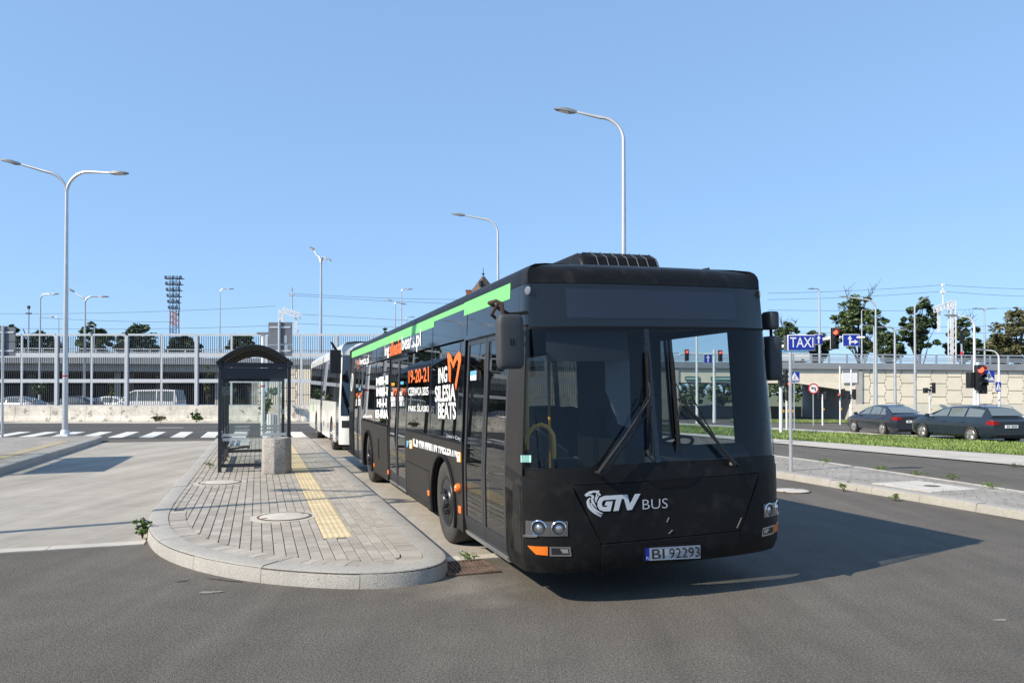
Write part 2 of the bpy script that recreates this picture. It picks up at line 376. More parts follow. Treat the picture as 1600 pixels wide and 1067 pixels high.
# border course (bricks laid across) round the nose
bord = resample(offs(outer, .255), .115)
for a, b in zip(bord[:-1], bord[1:]):
    if a[1] > 11 and a[0] < 0 or a[1] > 9 and a[0] > 0: continue
    dx, dy = b[0]-a[0], b[1]-a[1]; L = math.hypot(dx, dy); nx, ny = -dy/L, dx/L; e = .004
    p = [(a[0]+dx*e/L, a[1]+dy*e/L), (b[0]-dx*e/L, b[1]-dy*e/L), (b[0]-dx*e/L+nx*.2, b[1]-dy*e/L+ny*.2), (a[0]+dx*e/L+nx*.2, a[1]+dy*e/L+ny*.2)]
    mb = MB(); mb.prism([TS(*q, KH-.06) for q in p], (0, 0, .056+rnd.uniform(-.002, .002))); mb.build('brick', M_PAVO, isl, smooth_=False)
inner = resample(offs(outer, .463), .25)
inner_wide = [q for q in resample(offs(outer, .262), .25) if (q[1] > 11.05 and q[0] < 0) or (q[1] > 9.05 and q[0] > 0)]
bw, bl = .1115, .223
holes = [(.33, 9.97, .40), (-.63, 14.12, .42)]
poly = inner if (lambda p: sum(p[i-1][0]*p[i][1]-p[i][0]*p[i-1][1] for i in range(len(p))) > 0)(inner) else inner[::-1]
def ccw(p): return p if sum(p[i-1][0]*p[i][1]-p[i][0]*p[i-1][1] for i in range(len(p))) > 0 else p[::-1]
polyw = ccw(resample(offs(outer, .257), .25))
bricks = []; TACT = (.69, 1.01)
def ofs_poly(p): return p
lim = lambda s, left: None
col = 0; t = -1.40
edgeL = lambda s: -1.14 if s > 11 else -.9
cells = []
while t < 1.75:
    s = 6.6+(0 if col % 2 else bl/2)
    while s < 27.4:
        cells.append((t, s)); s += bl
    t += bw; col += 1
brick_protos = {}
stuffm = MB(); count = 0; todo = []
for (t, s) in cells:
    e = .0045; q = [(t+e, s+e), (t+bw-e, s+e), (t+bw-e, s+bl-e), (t+e, s+bl-e)]
    cx, cy = t+bw/2, s+bl/2
    if cy > 8.34 and t < TACT[1] and t+bw > TACT[0]:
        x0_, x1_ = (t+e, TACT[0]-.004) if t < TACT[0] else (TACT[1]+.004, t+bw-e)
        if t >= TACT[0] and t+bw <= TACT[1]+.012 or x1_-x0_ < .012: continue
        q = [(x0_, s+e), (x1_, s+e), (x1_, s+bl-e), (x0_, s+bl-e)]; cx = (x0_+x1_)/2
    if any(math.hypot(cx-a, cy-b) < r_-.05 for a, b, r_ in holes): continue
    c2 = clip(q, polyw if ((cy > 11.0 and cx < 0) or (cy > 9.0 and cx > 0)) else poly)
    if len(c2) < 3: continue
    if abs(sum(c2[i-1][0]*c2[i][1]-c2[i][0]*c2[i-1][1] for i in range(len(c2))))/2 < .002: continue
    q = c2
    todo.append((cy+abs(cx)*.2, q))
todo.sort(key=lambda a: a[0])
for i, (_, q) in enumerate(todo):
    z = KH-.006+rnd.uniform(-.0022, .0022)
    cx = sum(p[0] for p in q)/len(q); cy = sum(p[1] for p in q)/len(q); n = len(q)
    top = [TS(cx+(a-cx)*.955, cy+(b-cy)*.975, z) for a, b in q]; mid = [TS(a, b, z-.006) for a, b in q]; low = [TS(a, b, z-.04) for a, b in q]
    vs = top+mid+low; fs = [tuple(range(n))]+[(n+k, n+(k+1) % n, (k+1) % n, k) for k in range(n)]+[(2*n+k, 2*n+(k+1) % n, n+(k+1) % n, n+k) for k in range(n)]
    if i < 300:
        mb = MB(); mb.add(vs, fs); mb.build('brick', M_PAVO, isl, smooth_=False, fix=True)
    else: stuffm.add(vs, fs)
o = stuffm.build('brick_field', M_PAVI, isl, smooth_=False, fix=True); o['kind'] = 'stuff'
# tactile tiles
tm = MB(); tm.box(-.155, .155, -.146, .146, -.04, .0)
for k in range(5): tm.box(-.125+k*.0625-.014, -.125+k*.0625+.014, -.14, .14, 0, .005)
tme = tm.mesh('tactile_tile', M_YEL)
k = 0; s = 8.50
while s < 27.2:
    p = TS(.85, s, KH-.004); inst('tactile_tile', tme, isl, p, (0, 0, A)); s += .3
# manhole covers in the island and on the yard
M_CASTC = mat('cover_concrete', (.50, .47, .42), rough=.9, var=.15, vscale=4, bump=.2, bscale=60)
M_RUST = mat('rusty_ring', (.12, .08, .06), rough=.8, var=.4, vscale=9)
def manhole(p, rz, r, label, ring=True, sq=None):
    t = thing('manhole_cover', p, rz, label, 'manhole cover')
    if ring:
        mb = MB(); n = 10; mb.prism([(r*1.28*math.cos(2*PI*(i+.5)/n), r*1.28*math.sin(2*PI*(i+.5)/n), -.03) for i in range(n)], (0, 0, .028)); mb.build('surround', M_STRIP, t, smooth_=False)
    mb = MB(); mb.lathe([(r, -.01), (r, .006), (r*.93, .008), (r*.93, -.01)], (0, 0, 0), n=32, close=True); mb.build('ring', M_RUST, t)
    mb = MB(); mb.lathe([(r*.915, -.01), (r*.915, .004), (r*.9, .006), (.001, .007)], (0, 0, 0), n=32); mb.build('lid', M_CASTC, t)
    for a in (.5, 3.6):
        mb = MB(); mb.obox((r*.8*math.cos(a), r*.8*math.sin(a), .007), (.07, .04, .004), rz=a); mb.build('lifting_slot', M_RUST, t, smooth_=False)
manhole(TS(.33, 9.97, KH), A, .34, 'round concrete manhole cover beside the end of the yellow strip')
manhole(TS(-.63, 14.12, KH), A, .36, 'round concrete manhole cover just in front of the glass shelter')
manhole(TS(8.94, 10.74, .012), A, .33, 'round pale manhole cover in the asphalt right of the black bus', ring=False)
# drain grate
t = thing('drain_grate', TS(1.98, 7.10, .0), A, 'rusty iron drain grate by the nose of the boarding island', 'drain grate')
mb = MB(); mb.box(-.24, .24, -.26, .26, -.02, .004); mb.build('pit', M_BLK, t, smooth_=False)
mb = MB()
for (x0, x1, y0, y1) in ((-.26, .26, -.28, -.24), (-.26, .26, .24, .28), (-.26, -.22, -.24, .24), (.22, .26, -.24, .24)): mb.box(x0, x1, y0, y1, 0, .02)
mb.build('frame', M_RUST, t, bevel=.004)
for k in range(11):
    mb = MB(); x = -.2+k*.04; mb.box(x-.011, x+.011, -.238, .238, .002, .016); mb.build('bar', M_RUST, t, smooth_=False)
mb = MB(); mb.box(-.22, .22, -.012, .012, .0165, .019); mb.build('bar', M_RUST, t, smooth_=False)
# mortar patches on the asphalt
M_MORT = mat('mortar', (.22, .205, .18), rough=.95, var=.2, vscale=5, bump=.3, bscale=90)
def blob(name, c, rx, ry, rot, m, parent, seed, z=.004, n=26):
    r_ = random.Random(seed); ph = [r_.uniform(0, 6.3) for _ in range(4)]; pts = []
    for i in range(n):
        a = 2*PI*i/n; k = 1+.16*math.sin(2*a+ph[0])+.13*math.sin(3*a+ph[1])+.10*math.sin(5*a+ph[2])+.06*math.sin(9*a+ph[3])
        x, y = rx*k*math.cos(a), ry*k*math.sin(a); pts.append((c[0]+x*math.cos(rot)-y*math.sin(rot), c[1]+x*math.sin(rot)+y*math.cos(rot), z))
    mb = MB(); mb.add(pts, [tuple(range(n))]); return mb.build(name, m, parent, smooth_=False, fix=False)
M_APR = mat('apron_dust', (.175, .16, .138), rough=.95, var=.22, vscale=2.4, bump=.3, bscale=120, speck=(.30, .28, .25), sscale=70, srange=(.55, .75))
blob('patch', gp(330, 925), .09, .04, .2, M_MORT, yard, 4, .006)
blob('patch', gp(284, 907), .05, .05, .2, M_JOINT, yard, 7, .006)
blob('patch', gp(1560, 968), .05, .03, .2, M_MORT, yard, 8, .004)
blob('patch', gp(350, 905), .2, .03, -.35, M_JOINT, yard, 9, .007)
# ------------------------------------------------------------------ island on the left, island on the right
M_PAVT = bpy.data.materials.new('paving_far'); M_PAVT.use_nodes = True
nt = M_PAVT.node_tree; b = nt.nodes['Principled BSDF']; br = nt.nodes.new('ShaderNodeTexBrick'); ge = nt.nodes.new('ShaderNodeNewGeometry'); mp = nt.nodes.new('ShaderNodeMapping')
mp.inputs['Rotation'].default_value = (0, 0, -A+PI/2); nt.links.new(ge.outputs['Position'], mp.inputs[0]); nt.links.new(mp.outputs[0], br.inputs[0])
br.inputs['Color1'].default_value = (.34, .315, .28, 1); br.inputs['Color2'].default_value = (.29, .265, .235, 1); br.inputs['Mortar'].default_value = (.13, .12, .10, 1)
br.inputs['Scale'].default_value = 1; br.inputs['Mortar Size'].default_value = .006; br.inputs['Brick Width'].default_value = .22; br.inputs['Row Height'].default_value = .11
nz = nt.nodes.new('ShaderNodeTexNoise'); nz.inputs['Scale'].default_value = 1.1; nz.inputs['Detail'].default_value = 6; nt.links.new(ge.outputs['Position'], nz.inputs['Vector'])
mr = nt.nodes.new('ShaderNodeMapRange'); mr.inputs[1].default_value = .3; mr.inputs[2].default_value = .7; mr.inputs[3].default_value = .8; mr.inputs[4].default_value = 1.15; nt.links.new(nz.outputs[0], mr.inputs[0])
vm = nt.nodes.new('ShaderNodeVectorMath'); vm.operation = 'SCALE'; nt.links.new(br.outputs[0], vm.inputs[0]); nt.links.new(mr.outputs[0], vm.inputs['Scale']); nt.links.new(vm.outputs[0], b.inputs['Base Color']); b.inputs['Roughness'].default_value = .9
# left
ol = chaikin([(-14, 30.2), (-6.2, 30.6), (-5.35, 30.3), (-5.12, 29.2), (-5.15, 10.2), (-5.4, 8.9), (-6.2, 8.2), (-14, 8.0)], 2)[::-1]
ol = [p for p in ol]
mb = MB(); mb.prism([TS(a, b_, 0) for a, b_ in offs(ol, .05)], (0, 0, .155)); left = struct(mb.build('pavement', M_PAVT, smooth_=False), 'raised pavement with a granite kerb at the left edge')
fl = [p for p in resample(ol, .2)]
kerb_run(fl, .17, .26, left, stone=1.2, step=.2)
for k in range(54):
    s_ = 12.0+k*.3
    if s_ < 27.5: inst('tactile_tile', tme, left, TS(-5.95, s_, .163), (0, 0, A))
# right
orr = [(10.0, 55), (10.05, 12), (9.92, 7), (9.7, -8)][::-1]
orr = orr[::-1]
mb = MB(); mb.prism([TS(a, b_, 0) for a, b_ in [(10.1, 55), (10.1, 12), (9.97, 7), (9.75, -8), (11.3, -8), (11.9, 8.7), (12.6, 14), (12.8, 20), (12.9, 55)]], (0, 0, .11)); right = struct(mb.build('pavement', M_PAVT, smooth_=False), 'paved island with a granite kerb right of the black bus')
kerb_run(resample(orr, .25), .125, .22, right, stone=1.0, step=.25)
mb = MB()
pl = [(11.3, -8), (11.9, 8.7), (12.6, 14), (12.8, 20), (12.9, 55)]
for (a, b_) in zip(pl[:-1], pl[1:]):
    n_ = max(1, int(math.hypot(b_[0]-a[0], b_[1]-a[1])))
    for i in range(n_):
        u, v = i/n_, (i+1)/n_-.004; p = (a[0]+(b_[0]-a[0])*u, a[1]+(b_[1]-a[1])*u); q = (a[0]+(b_[0]-a[0])*v, a[1]+(b_[1]-a[1])*v)
        mb.prism([TS(p[0]-.01, p[1], 0), TS(q[0]-.01, q[1], 0), TS(q[0]+.09, q[1], 0), TS(p[0]+.09, p[1], 0)], (0, 0, .118))
mb.build('edging', M_STRIP, right, smooth_=False)
# square concrete access cover
t = thing('access_cover', TS(11.0, 9.8, .11), A, 'wide flat concrete access cover set in the right paved island', 'access cover')
mb = MB(); mb.box(-.55, .55, -.62, .62, 0, .012); mb.build('slab', M_CASTC, t, smooth_=False)
mb = MB(); mb.lathe([(.13, .012), (.13, .016), (.001, .016)], (.1, -.05, 0), n=20); mb.build('cap', M_JOINT, t, smooth_=False)
# pale path, grass strip and the far kerb on the right
def line2(pa, pb, ext0, ext1, n):
    a, b_ = gp(*pa), gp(*pb); d = b_-a; d.z = 0
    return [a+d*(-ext0+(1+ext0+ext1)*i/n) for i in range(n+1)]
def sheet(name, l0, l1, m, off, across=8, label=None):
    rows = []
    for j in range(across+1):
        rows.append([((p+(q-p)*(j/across)).x, (p+(q-p)*(j/across)).y, g((p+(q-p)*(j/across)).x, (p+(q-p)*(j/across)).y)+off) for p, q in zip(l0, l1)])
    mb = MB(); mb.grid(rows); o = struct(mb.build(name, m, fix=False), label); return rows, o
LA = line2((1240, 696), (1600, 729), 1.2, .9, 60); LB = line2((1215, 687), (1600, 713), 1.2, .9, 60); LC = line2((1215, 673), (1600, 692.5), 1.2, .9, 60); LD = line2((1215, 670), (1600, 690), 1.2, .9, 60)
sheet('path', LA, LB, M_STRIP, .03, 8, 'pale concrete footpath in front of the grass strip')
M_SOIL = mat('grass_soil', (.075, .10, .025), rough=1, var=.3, vscale=2)
grows, grass_bed = sheet('grass_bed', LB, LC, M_SOIL, .035, 10, 'soil bed beneath the grass strip')
sheet('kerb_line', LC, LD, M_STRIP, .06, 3, 'pale kerb line between the grass strip and the road')
def grass(name, rows, n, h, m, label, seed, parent=None):
    r_ = random.Random(seed); mb = MB(); na, nb = len(rows)-1, len(rows[0])-1
    for _ in range(n):
        i = r_.random()*na; j = r_.random()*nb; a, c = int(i), int(j); fi, fj = i-a, j-c
        p = [(rows[a][c][k]*(1-fi)+rows[min(a+1, na)][c][k]*fi)*(1-fj)+(rows[a][min(c+1, nb)][k]*(1-fi)+rows[min(a+1, na)][min(c+1, nb)][k]*fi)*fj for k in range(3)]
        th = r_.uniform(0, 6.28); w = r_.uniform(.012, .03); hh = h*r_.uniform(.4, 1.25)*(1+.35*math.sin(p[0]*1.7)*math.sin(p[1]*1.3)); lx, ly = r_.uniform(-.6, .6)*hh, r_.uniform(-.6, .6)*hh
        dx, dy = w*math.cos(th), w*math.sin(th)
        mb.add([(p[0]-dx, p[1]-dy, p[2]), (p[0]+dx, p[1]+dy, p[2]), (p[0]+lx*.4+dx*.6, p[1]+ly*.4+dy*.6, p[2]+hh*.6), (p[0]+lx, p[1]+ly, p[2]+hh)], [(0, 1, 2), (0, 2, 3)])
    o = mb.build(name, m, parent, smooth_=False, fix=False)
    return tag(o, label, 'grass', kind='stuff')
M_GRASS = mat('grass_blade', (.17, .24, .06), rough=.7, var=.4, vscale=.5, island=.35)
sub = [r[8:52] for r in grows]
grass('grass', sub, 42000, .085, M_GRASS, 'strip of bright green grass between the footpath and the road', 11)
LE = line2((1215, 660.5), (1345, 661.5), .6, 1.5, 30); LF_ = line2((1215, 656.5), (1345, 657.5), .6, 1.5, 30)
frows, _o = sheet('verge', LE, LF_, M_SOIL, .04, 5, 'far grass verge in front of the underpass')
grass('grass', frows, 9000, .12, M_GRASS, 'far thin grass verge in front of the underpass wall', 12)
# ------------------------------------------------------------------ bus shells
class Shell:
    def __init__(s, L, Wd, LF, N, inset, rake):
        s.L, s.W, s.LF, s.inset, s.rake = L, Wd, LF, inset, rake
        pts = [(0, L-(L-LF)*i/20) for i in range(20)]
        for i in range(0, 121):
            th = PI*i/120; c, d = math.cos(th), math.sin(th)
            pts.append((Wd/2-Wd/2*math.copysign(abs(c)**(2/N), c), LF*(1-abs(d)**(2/N))))
        pts += [(Wd, LF+(L-LF)*i/20) for i in range(1, 21)]
        s.p = np.array(pts); d = np.hypot(*np.diff(s.p, axis=0).T); s.q = np.concatenate([[0], np.cumsum(d)]); s.Q = s.q[-1]
    def plan(s, q):
        h = .02
        f = lambda k: np.array([np.interp(k, s.q, s.p[:, 0]), np.interp(k, s.q, s.p[:, 1])])
        a, b = f(max(q-h, 0)), f(min(q+h, s.Q)); d = b-a; d /= np.hypot(*d)
        return f(q), np.array([d[1], -d[0]])
    def at(s, q, z, off=0.0):
        p, n = s.plan(q)
        w = max(0, -n[1])**2
        k = off-s.inset(z)
        return Vector((p[0]+n[0]*k, p[1]+n[1]*k+s.rake(z)*w, z))
    def qd(s, ly): return s.L-ly                       # door side
    def qf(s, ly): return s.Q-(s.L-ly)                 # far side
    def qy(s, lx):                                     # front, by lateral position
        m = (s.p[:, 1] <= s.LF+1e-6); return float(np.interp(lx, s.p[m][:, 0], s.q[m]))
    def panel(s, name, m, parent, q0, q1, z0, z1, off=0.0, th=.02, na=None, nb=None, smooth_=True, sheet=False, bevel=0, label=None):
        F0 = lambda v, k: v(k) if callable(v) else v
        if na is None:
            span = abs(F0(q1, .5)-F0(q0, .5)); mid = (F0(q0, .5)+F0(q1, .5))/2
            curved = s.L-s.LF-.1 < max(F0(q0, .5), F0(q1, .5)) and min(F0(q0, .5), F0(q1, .5)) < s.Q-(s.L-s.LF)+.1
            na = max(2, int(span/.05)) if curved else 1
        if nb is None: nb = max(1, int(abs(F0(z1, .5)-F0(z0, .5))/.12))
        def gr(o): return [[s.at(F0(q0, j/nb)*(1-i/na)+F0(q1, j/nb)*(i/na), F0(z0, i/na)*(1-j/nb)+F0(z1, i/na)*(j/nb), o) for j in range(nb+1)] for i in range(na+1)]
        mb = MB()
        if sheet: mb.grid(gr(off))
        else: mb.slab(gr(off), gr(off-th))
        return mb.build(name, m, parent, smooth_=smooth_, bevel=bevel, label=label)
M_MATT = mat('matt_black_wrap', (.0105, .0105, .0110), rough=.42, var=.2, vscale=2.2, spec=.18, speck=(.03, .028, .025), sscale=7, srange=(.55, .85), bump=.02, bscale=14)  # black kept deeper than the side wrap to hold the shaded front dark
M_SIDE = mat('sunlit_dusty_wrap', (.028, .0245, .0215), rough=.5, var=.14, vscale=1.3, spec=.3, streak=.1)  # same wrap as the front, lightened for sun on this side, plus brown dust
M_GLOSSB = mat('gloss_black', (.010, .011, .014), rough=.05, spec=.6, bump=.012, bscale=2.5)
M_SEAL = mat('rubber', (.009, .009, .010), rough=.6, spec=.15)
M_TYRE = mat('tyre', (.05, .046, .042), rough=.85, var=.15, vscale=12, bump=.2, bscale=60)
M_RIMB = mat('rim_black', (.02, .02, .022), rough=.35)
M_DFRAME = mat('door_frame', (.032, .033, .036), rough=.4)
G_WIND = glass('windscreen_glass', (.70, .76, .78), f0=.027)
G_SIDE = glass('side_glass', (.14, .16, .17), f0=.10)
G_FAR = glass('cab_window', (.75, .80, .80), f0=.05)
G_DOOR = glass('door_glass', (.20, .22, .22), f0=.09)
M_CHROME = mat('chrome', (.75, .76, .78), rough=.12, metal=1)
M_LAMPCAV = mat('lamp_cavity', (.05, .055, .06), rough=.15, metal=.6)
M_LAMPGL = mat('lamp_glass', (.55, .57, .6), rough=.06, metal=.7)
M_AMBER = mat('amber_lens', (.75, .17, .015), rough=.2, spec=.7)
M_YELP = mat('yellow_rail', (.75, .36, .02), rough=.35)
M_INT = mat('interior_dark', (.012, .013, .015), rough=.7, var=.1)
M_INTC = mat('interior_ceiling', (.04, .04, .045), rough=.7)
M_SEATF = mat('seat_fabric', (.02, .025, .05), rough=.9, var=.2, vscale=20)
M_SILL = mat('alloy_sill', (.55, .54, .52), rough=.35, metal=.7)
M_MIRRB = mat('mirror_shell', (.045, .047, .052), rough=.6, bump=.15, bscale=120)
M_BROWN = mat('mirror_arm', (.055, .03, .02), rough=.5)
M_STICK = mat('sticker', (.35, .62, .55), rough=.4)
M_CYAN = mat('sticker_blue', (.12, .42, .65), rough=.4)
M_DISP = mat('display_panel', (.020, .027, .042), rough=.25)

BL, BW = 12.4, 2.53
def b_inset(z):
    k = 0.0 if z < 1.0 else .10*min(1, (z-1)/1.7)
    if z > 2.73: k += .10-math.sqrt(max(0, .10**2-min(.10, z-2.73)**2))
    if z < .34: k += (.34-z)*.5
    return k
def b_rake(z):
    k = .02*smooth((.6-z)/.4)+(.0 if z < 1.1 else .075*(z-1.1))
    if z > 2.6: k += .5*(z-2.6)**2
    return k
SH = Shell(BL, BW, .46, 3.4, b_inset, b_rake)
BLOC = TS(2.07, 5.43, 0); LEAN = -R(1.25)
bus = thing('city_bus', BLOC, A, 'matt black low floor city bus with green stripe, parked beside the boarding island', 'bus')
bus.rotation_euler = (0, LEAN, A)
BM = Matrix.Translation(BLOC) @ Matrix.Rotation(A, 4, 'Z') @ Matrix.Rotation(LEAN, 4, 'Y')
def solve(sh, M, px, py, q, z, lo, hi):
    for _ in range(12):
        f = lambda q_, z_: np.array(project(M @ sh.at(q_, z_)))
        v = f(q, z); e = np.array([px, py])-v
        J = np.array([(f(q+.004, z)-v)/.004, (f(q, z+.004)-v)/.004]).T
        d = np.linalg.solve(J, e); q = min(hi, max(lo, q+float(np.clip(d[0], -.6, .6)))); z = min(2.82, max(.2, z+float(d[1])))
    return q, z
QF0, QF1 = SH.qd(.5), SH.qf(.5)
def fx(px, py): return solve(SH, BM, px, py, SH.qy(1.0 if px < 1100 else 1.6), .9, SH.qy(.004), SH.qy(BW-.004))
def sx(px, py): return solve(SH, BM, px, py, SH.qd(4.0), 1.5, 0, SH.qd(.55))
def quad_fn(sh, c, off):                        # c: TL, TR, BR, BL as (q, z)
    def fn(u, v):
        q = (c[3][0]*(1-u)+c[2][0]*u)*(1-v)+(c[0][0]*(1-u)+c[1][0]*u)*v
        z = (c[3][1]*(1-u)+c[2][1]*u)*(1-v)+(c[0][1]*(1-u)+c[1][1]*u)*v
        return sh.at(q, z, off)
    return fn
def poly_on(sh, pts, off, m, name, parent, th=.003):
    mb = MB(); P = [sh.at(q, z, off) for q, z in pts]; n = len(P); Q = [sh.at(q, z, off-th) for q, z in pts]
    mb.add(P+Q, [tuple(range(n)), tuple(range(2*n-1, n-1, -1))]+[(i, (i+1) % n, n+(i+1) % n, n+i) for i in range(n)])
    return mb.build(name, m, parent, smooth_=False)
D = SH.qd; FY = SH.qy; FF = SH.qf
# --- lower body, door side, with wheel arches
def arch_panel(name, y0, y1, z0, z1, arch, m, parent, side=0, th=.03):
    ac, ar, az = arch
    pts = [(y0, z0), (y0, z1), (y1, z1), (y1, z0)]
    arc = []
    a0 = math.asin((z0-az)/ar) if abs((z0-az)/ar) < 1 else 0
    for i in range(25):
        a = a0+(PI-2*a0)*i/24; arc.append((ac+ar*math.cos(a), az+ar*math.sin(a)))
    pts = [(y0, z0), (y0, z1), (y1, z1), (y1, z0)]+arc
    mb = MB(); x = 0 if side == 0 else BW
    mb.prism([(x, y, z) for y, z in pts], (th if side == 0 else -th, 0, 0)); mb.build(name, m, parent, smooth_=False)
    lip = [(x+(-.012 if side == 0 else .012), ac+(ar-.0)*math.cos(a0+(PI-2*a0)*i/24), az+(ar-.0)*math.sin(a0+(PI-2*a0)*i/24)) for i in range(25)]
    mb = MB(); mb.tube(lip, .02, 8); mb.build('arch_lip', M_SEAL, parent)
    mb = MB(); rows = [[(x+d, ac+(ar+.002)*math.cos(a0+(PI-2*a0)*i/24), az+(ar+.002)*math.sin(a0+(PI-2*a0)*i/24)) for i in range(25)] for d in ((.0, .45) if side == 0 else (0, -.45))]
    mb.grid(rows); mb.build('wheel_housing', M_SEAL, parent)
ARF, ARR = (2.98, .575, .44), (9.17, .60, .40)
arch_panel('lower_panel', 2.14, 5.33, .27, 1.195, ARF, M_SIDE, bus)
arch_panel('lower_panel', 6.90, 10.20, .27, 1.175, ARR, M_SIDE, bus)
arch_panel('lower_panel', .75, 5.9, .27, 1.05, ARF, M_MATT, bus, 1)
arch_panel('lower_panel', 5.91, 12.3, .27, 1.05, ARR, M_MATT, bus, 1)
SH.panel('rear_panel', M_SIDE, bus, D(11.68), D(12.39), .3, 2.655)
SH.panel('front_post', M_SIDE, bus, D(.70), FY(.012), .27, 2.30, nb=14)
SH.panel('front_post', M_MATT, bus, FY(BW-.012), FF(.80), 1.10, 2.30, nb=10)
mb = MB(); mb.box(.05, BW-.05, BL-.06, BL, .35, 2.75); mb.build('rear_wall', M_MATT, bus, bevel=.03)
# hatch outline and small fittings on the door side
def frame_on(name, y0, y1, z0, z1, w, off, m, parent):
    for (a, b_, c, d) in ((y0, y1, z1-w, z1), (y0, y1, z0, z0+w), (y0, y0+w, z0+w, z1-w), (y1-w, y1, z0+w, z1-w)):
        SH.panel(name, m, parent, D(b_), D(a), c, d, off, .006, na=1, nb=1, smooth_=False)
frame_on('hatch_seam', 3.74, 5.28, .33, .76, .012, .0022, M_SEAL, bus)
poly_on(SH, [(D(7.95), .55), (D(7.80), .55), (D(7.80), .92), (D(7.95), .92)], .0025, M_SEAL, 'flap', bus)
# --- glazed upper side (glass and black pillars)
def window(y0, y1, z0, z1, side=0, hopper=False):
    qq = (lambda y: D(y)) if side == 0 else (lambda y: FF(y))
    w = SH.panel('window', G_FAR if side and y0 < 1 else G_SIDE, bus, qq(y0+.02), qq(y1-.02), z0, z1, .0, sheet=True, na=1, nb=6)
    SH.panel('pillar', M_GLOSSB, bus, qq(y0-.03), qq(y0+.02), z0-.02, z1+.02, .003, .03, na=1, nb=6)
    SH.panel('pillar', M_GLOSSB, bus, qq(y1-.02), qq(y1+.03), z0-.02, z1+.02, .003, .03, na=1, nb=6)
    if hopper:
        SH.panel('hopper_frame', M_SEAL, bus, qq(y0+.06), qq(y1-.06), 2.09, 2.115, .006, .02, na=1, nb=1)
    return w
for (a, b_, h) in ((2.19, 3.72, False), (3.78, 5.28, True), (6.95, 8.42, True), (8.48, 10.15, True)):
    window(a, b_, 1.22, 2.30, 0, h)
SH.panel('upper_band', M_GLOSSB, bus, D(11.66), D(5.31), 2.325, 2.655, .0, .03, na=1, nb=4)
SH.panel('upper_band', M_GLOSSB, bus, D(5.31), D(2.12), 2.325, 2.655, .0, .03, na=1, nb=4)
SH.panel('upper_band', M_GLOSSB, bus, D(2.12), D(.66), 2.325, 2.655, .0, .03, na=1, nb=4)
for y in (5.31, 2.12, 3.75, 8.45): SH.panel('seam', M_SEAL, bus, D(y+.006), D(y-.006), 2.32, 2.70, .0022, .01, na=1, nb=3)
for (a, b_) in ((2.15, 5.3), (6.93, 10.17)): SH.panel('window_sill', M_SEAL, bus, D(b_), D(a), 1.19, 1.222, .002, .03, na=1, nb=1)
for (a, b_) in ((.82, 1.95), (2.05, 3.6), (3.7, 5.4), (5.5, 7.3), (7.4, 9.2), (9.3, 11.4)): window(a, b_, 1.10 if a < 1 else 1.18, 2.30, 1)
SH.panel('far_band', M_MATT, bus, FF(.5), FF(12.35), 2.30, 2.655, 0, .03, na=2, nb=4)
SH.panel('far_band', M_MATT, bus, FF(.6), FF(12.35), 1.05, 1.12, 0, .03, na=2, nb=1)
SH.panel('far_band', M_MATT, bus, FF(11.4), FF(12.35), 1.1, 2.3, 0, .03, na=2, nb=3)
# --- green stripe
def stripe(y0, y1, z0, z1): SH.panel('green_stripe', M_GREEN, bus, D(y1), D(y0), z0, z1, .004, .006, na=1, nb=3)
stripe(.72, 2.25, 2.575, 2.715); stripe(2.25, 3.70, 2.645, 2.708); stripe(3.70, 8.4, 2.575, 2.708); stripe(8.4, 12.36, 2.565, 2.708)
# --- doors
def door(y0, y1, z0=.30, z1=2.30):
    dz = 1e-3
    d = SH.panel('door_header', M_GLOSSB, bus, D(y1+.03), D(y0-.03), z1, z1+.05, .015, .05, na=1, nb=1)
    for (a, b_) in ((y0, (y0+y1)/2-.004), ((y0+y1)/2+.004, y1)):
        w = .055
        lf = SH.panel('door_leaf', M_DFRAME, bus, D(b_), D(b_-w), z0, z1, -.012, .03, na=1, nb=14)
        SH.panel('stile', M_DFRAME, lf, D(a+w), D(a), z0, z1, -.012, .03, na=1, nb=14)
        SH.panel('rail', M_DFRAME, lf, D(b_-w), D(a+w), z0, z0+.16, -.012, .03, na=1, nb=1)
        SH.panel('rail', M_DFRAME, lf, D(b_-w), D(a+w), z1-.06, z1, -.012, .03, na=1, nb=1)
        SH.panel('pane', G_DOOR, lf, D(b_-w), D(a+w), z0+.16, z1-.06, -.02, sheet=True, na=1, nb=10)
    SH.panel('sill', M_SILL, bus, D(y1), D(y0), .255, .296, .01, .08, na=1, nb=1)
door(.72, 2.10); door(5.36, 6.87); door(10.24, 11.64)
for y in (.735, 1.3): 
    mb = MB(); mb.tube([SH.at(D(y+.10), z, -.06) for z in (.9, 1.0, 1.3, 1.4)], .014, 8); mb.build('grab_handle', M_BLKP, bus)
# louvres at the rear
for k in range(15):
    z = .42+k*.058; SH.panel('louvre', M_SEAL, bus, D(12.32), D(11.86), z, z+.026, .006, .02, na=1, nb=1)
mb = MB(); mb.tube([SH.at(D(12.02+.17*math.cos(a)), 1.98+.20*math.sin(a), .006) for a in [2*PI*i/24 for i in range(25)]], .014, 6); mb.build('ring_mark', M_WHITE, bus)
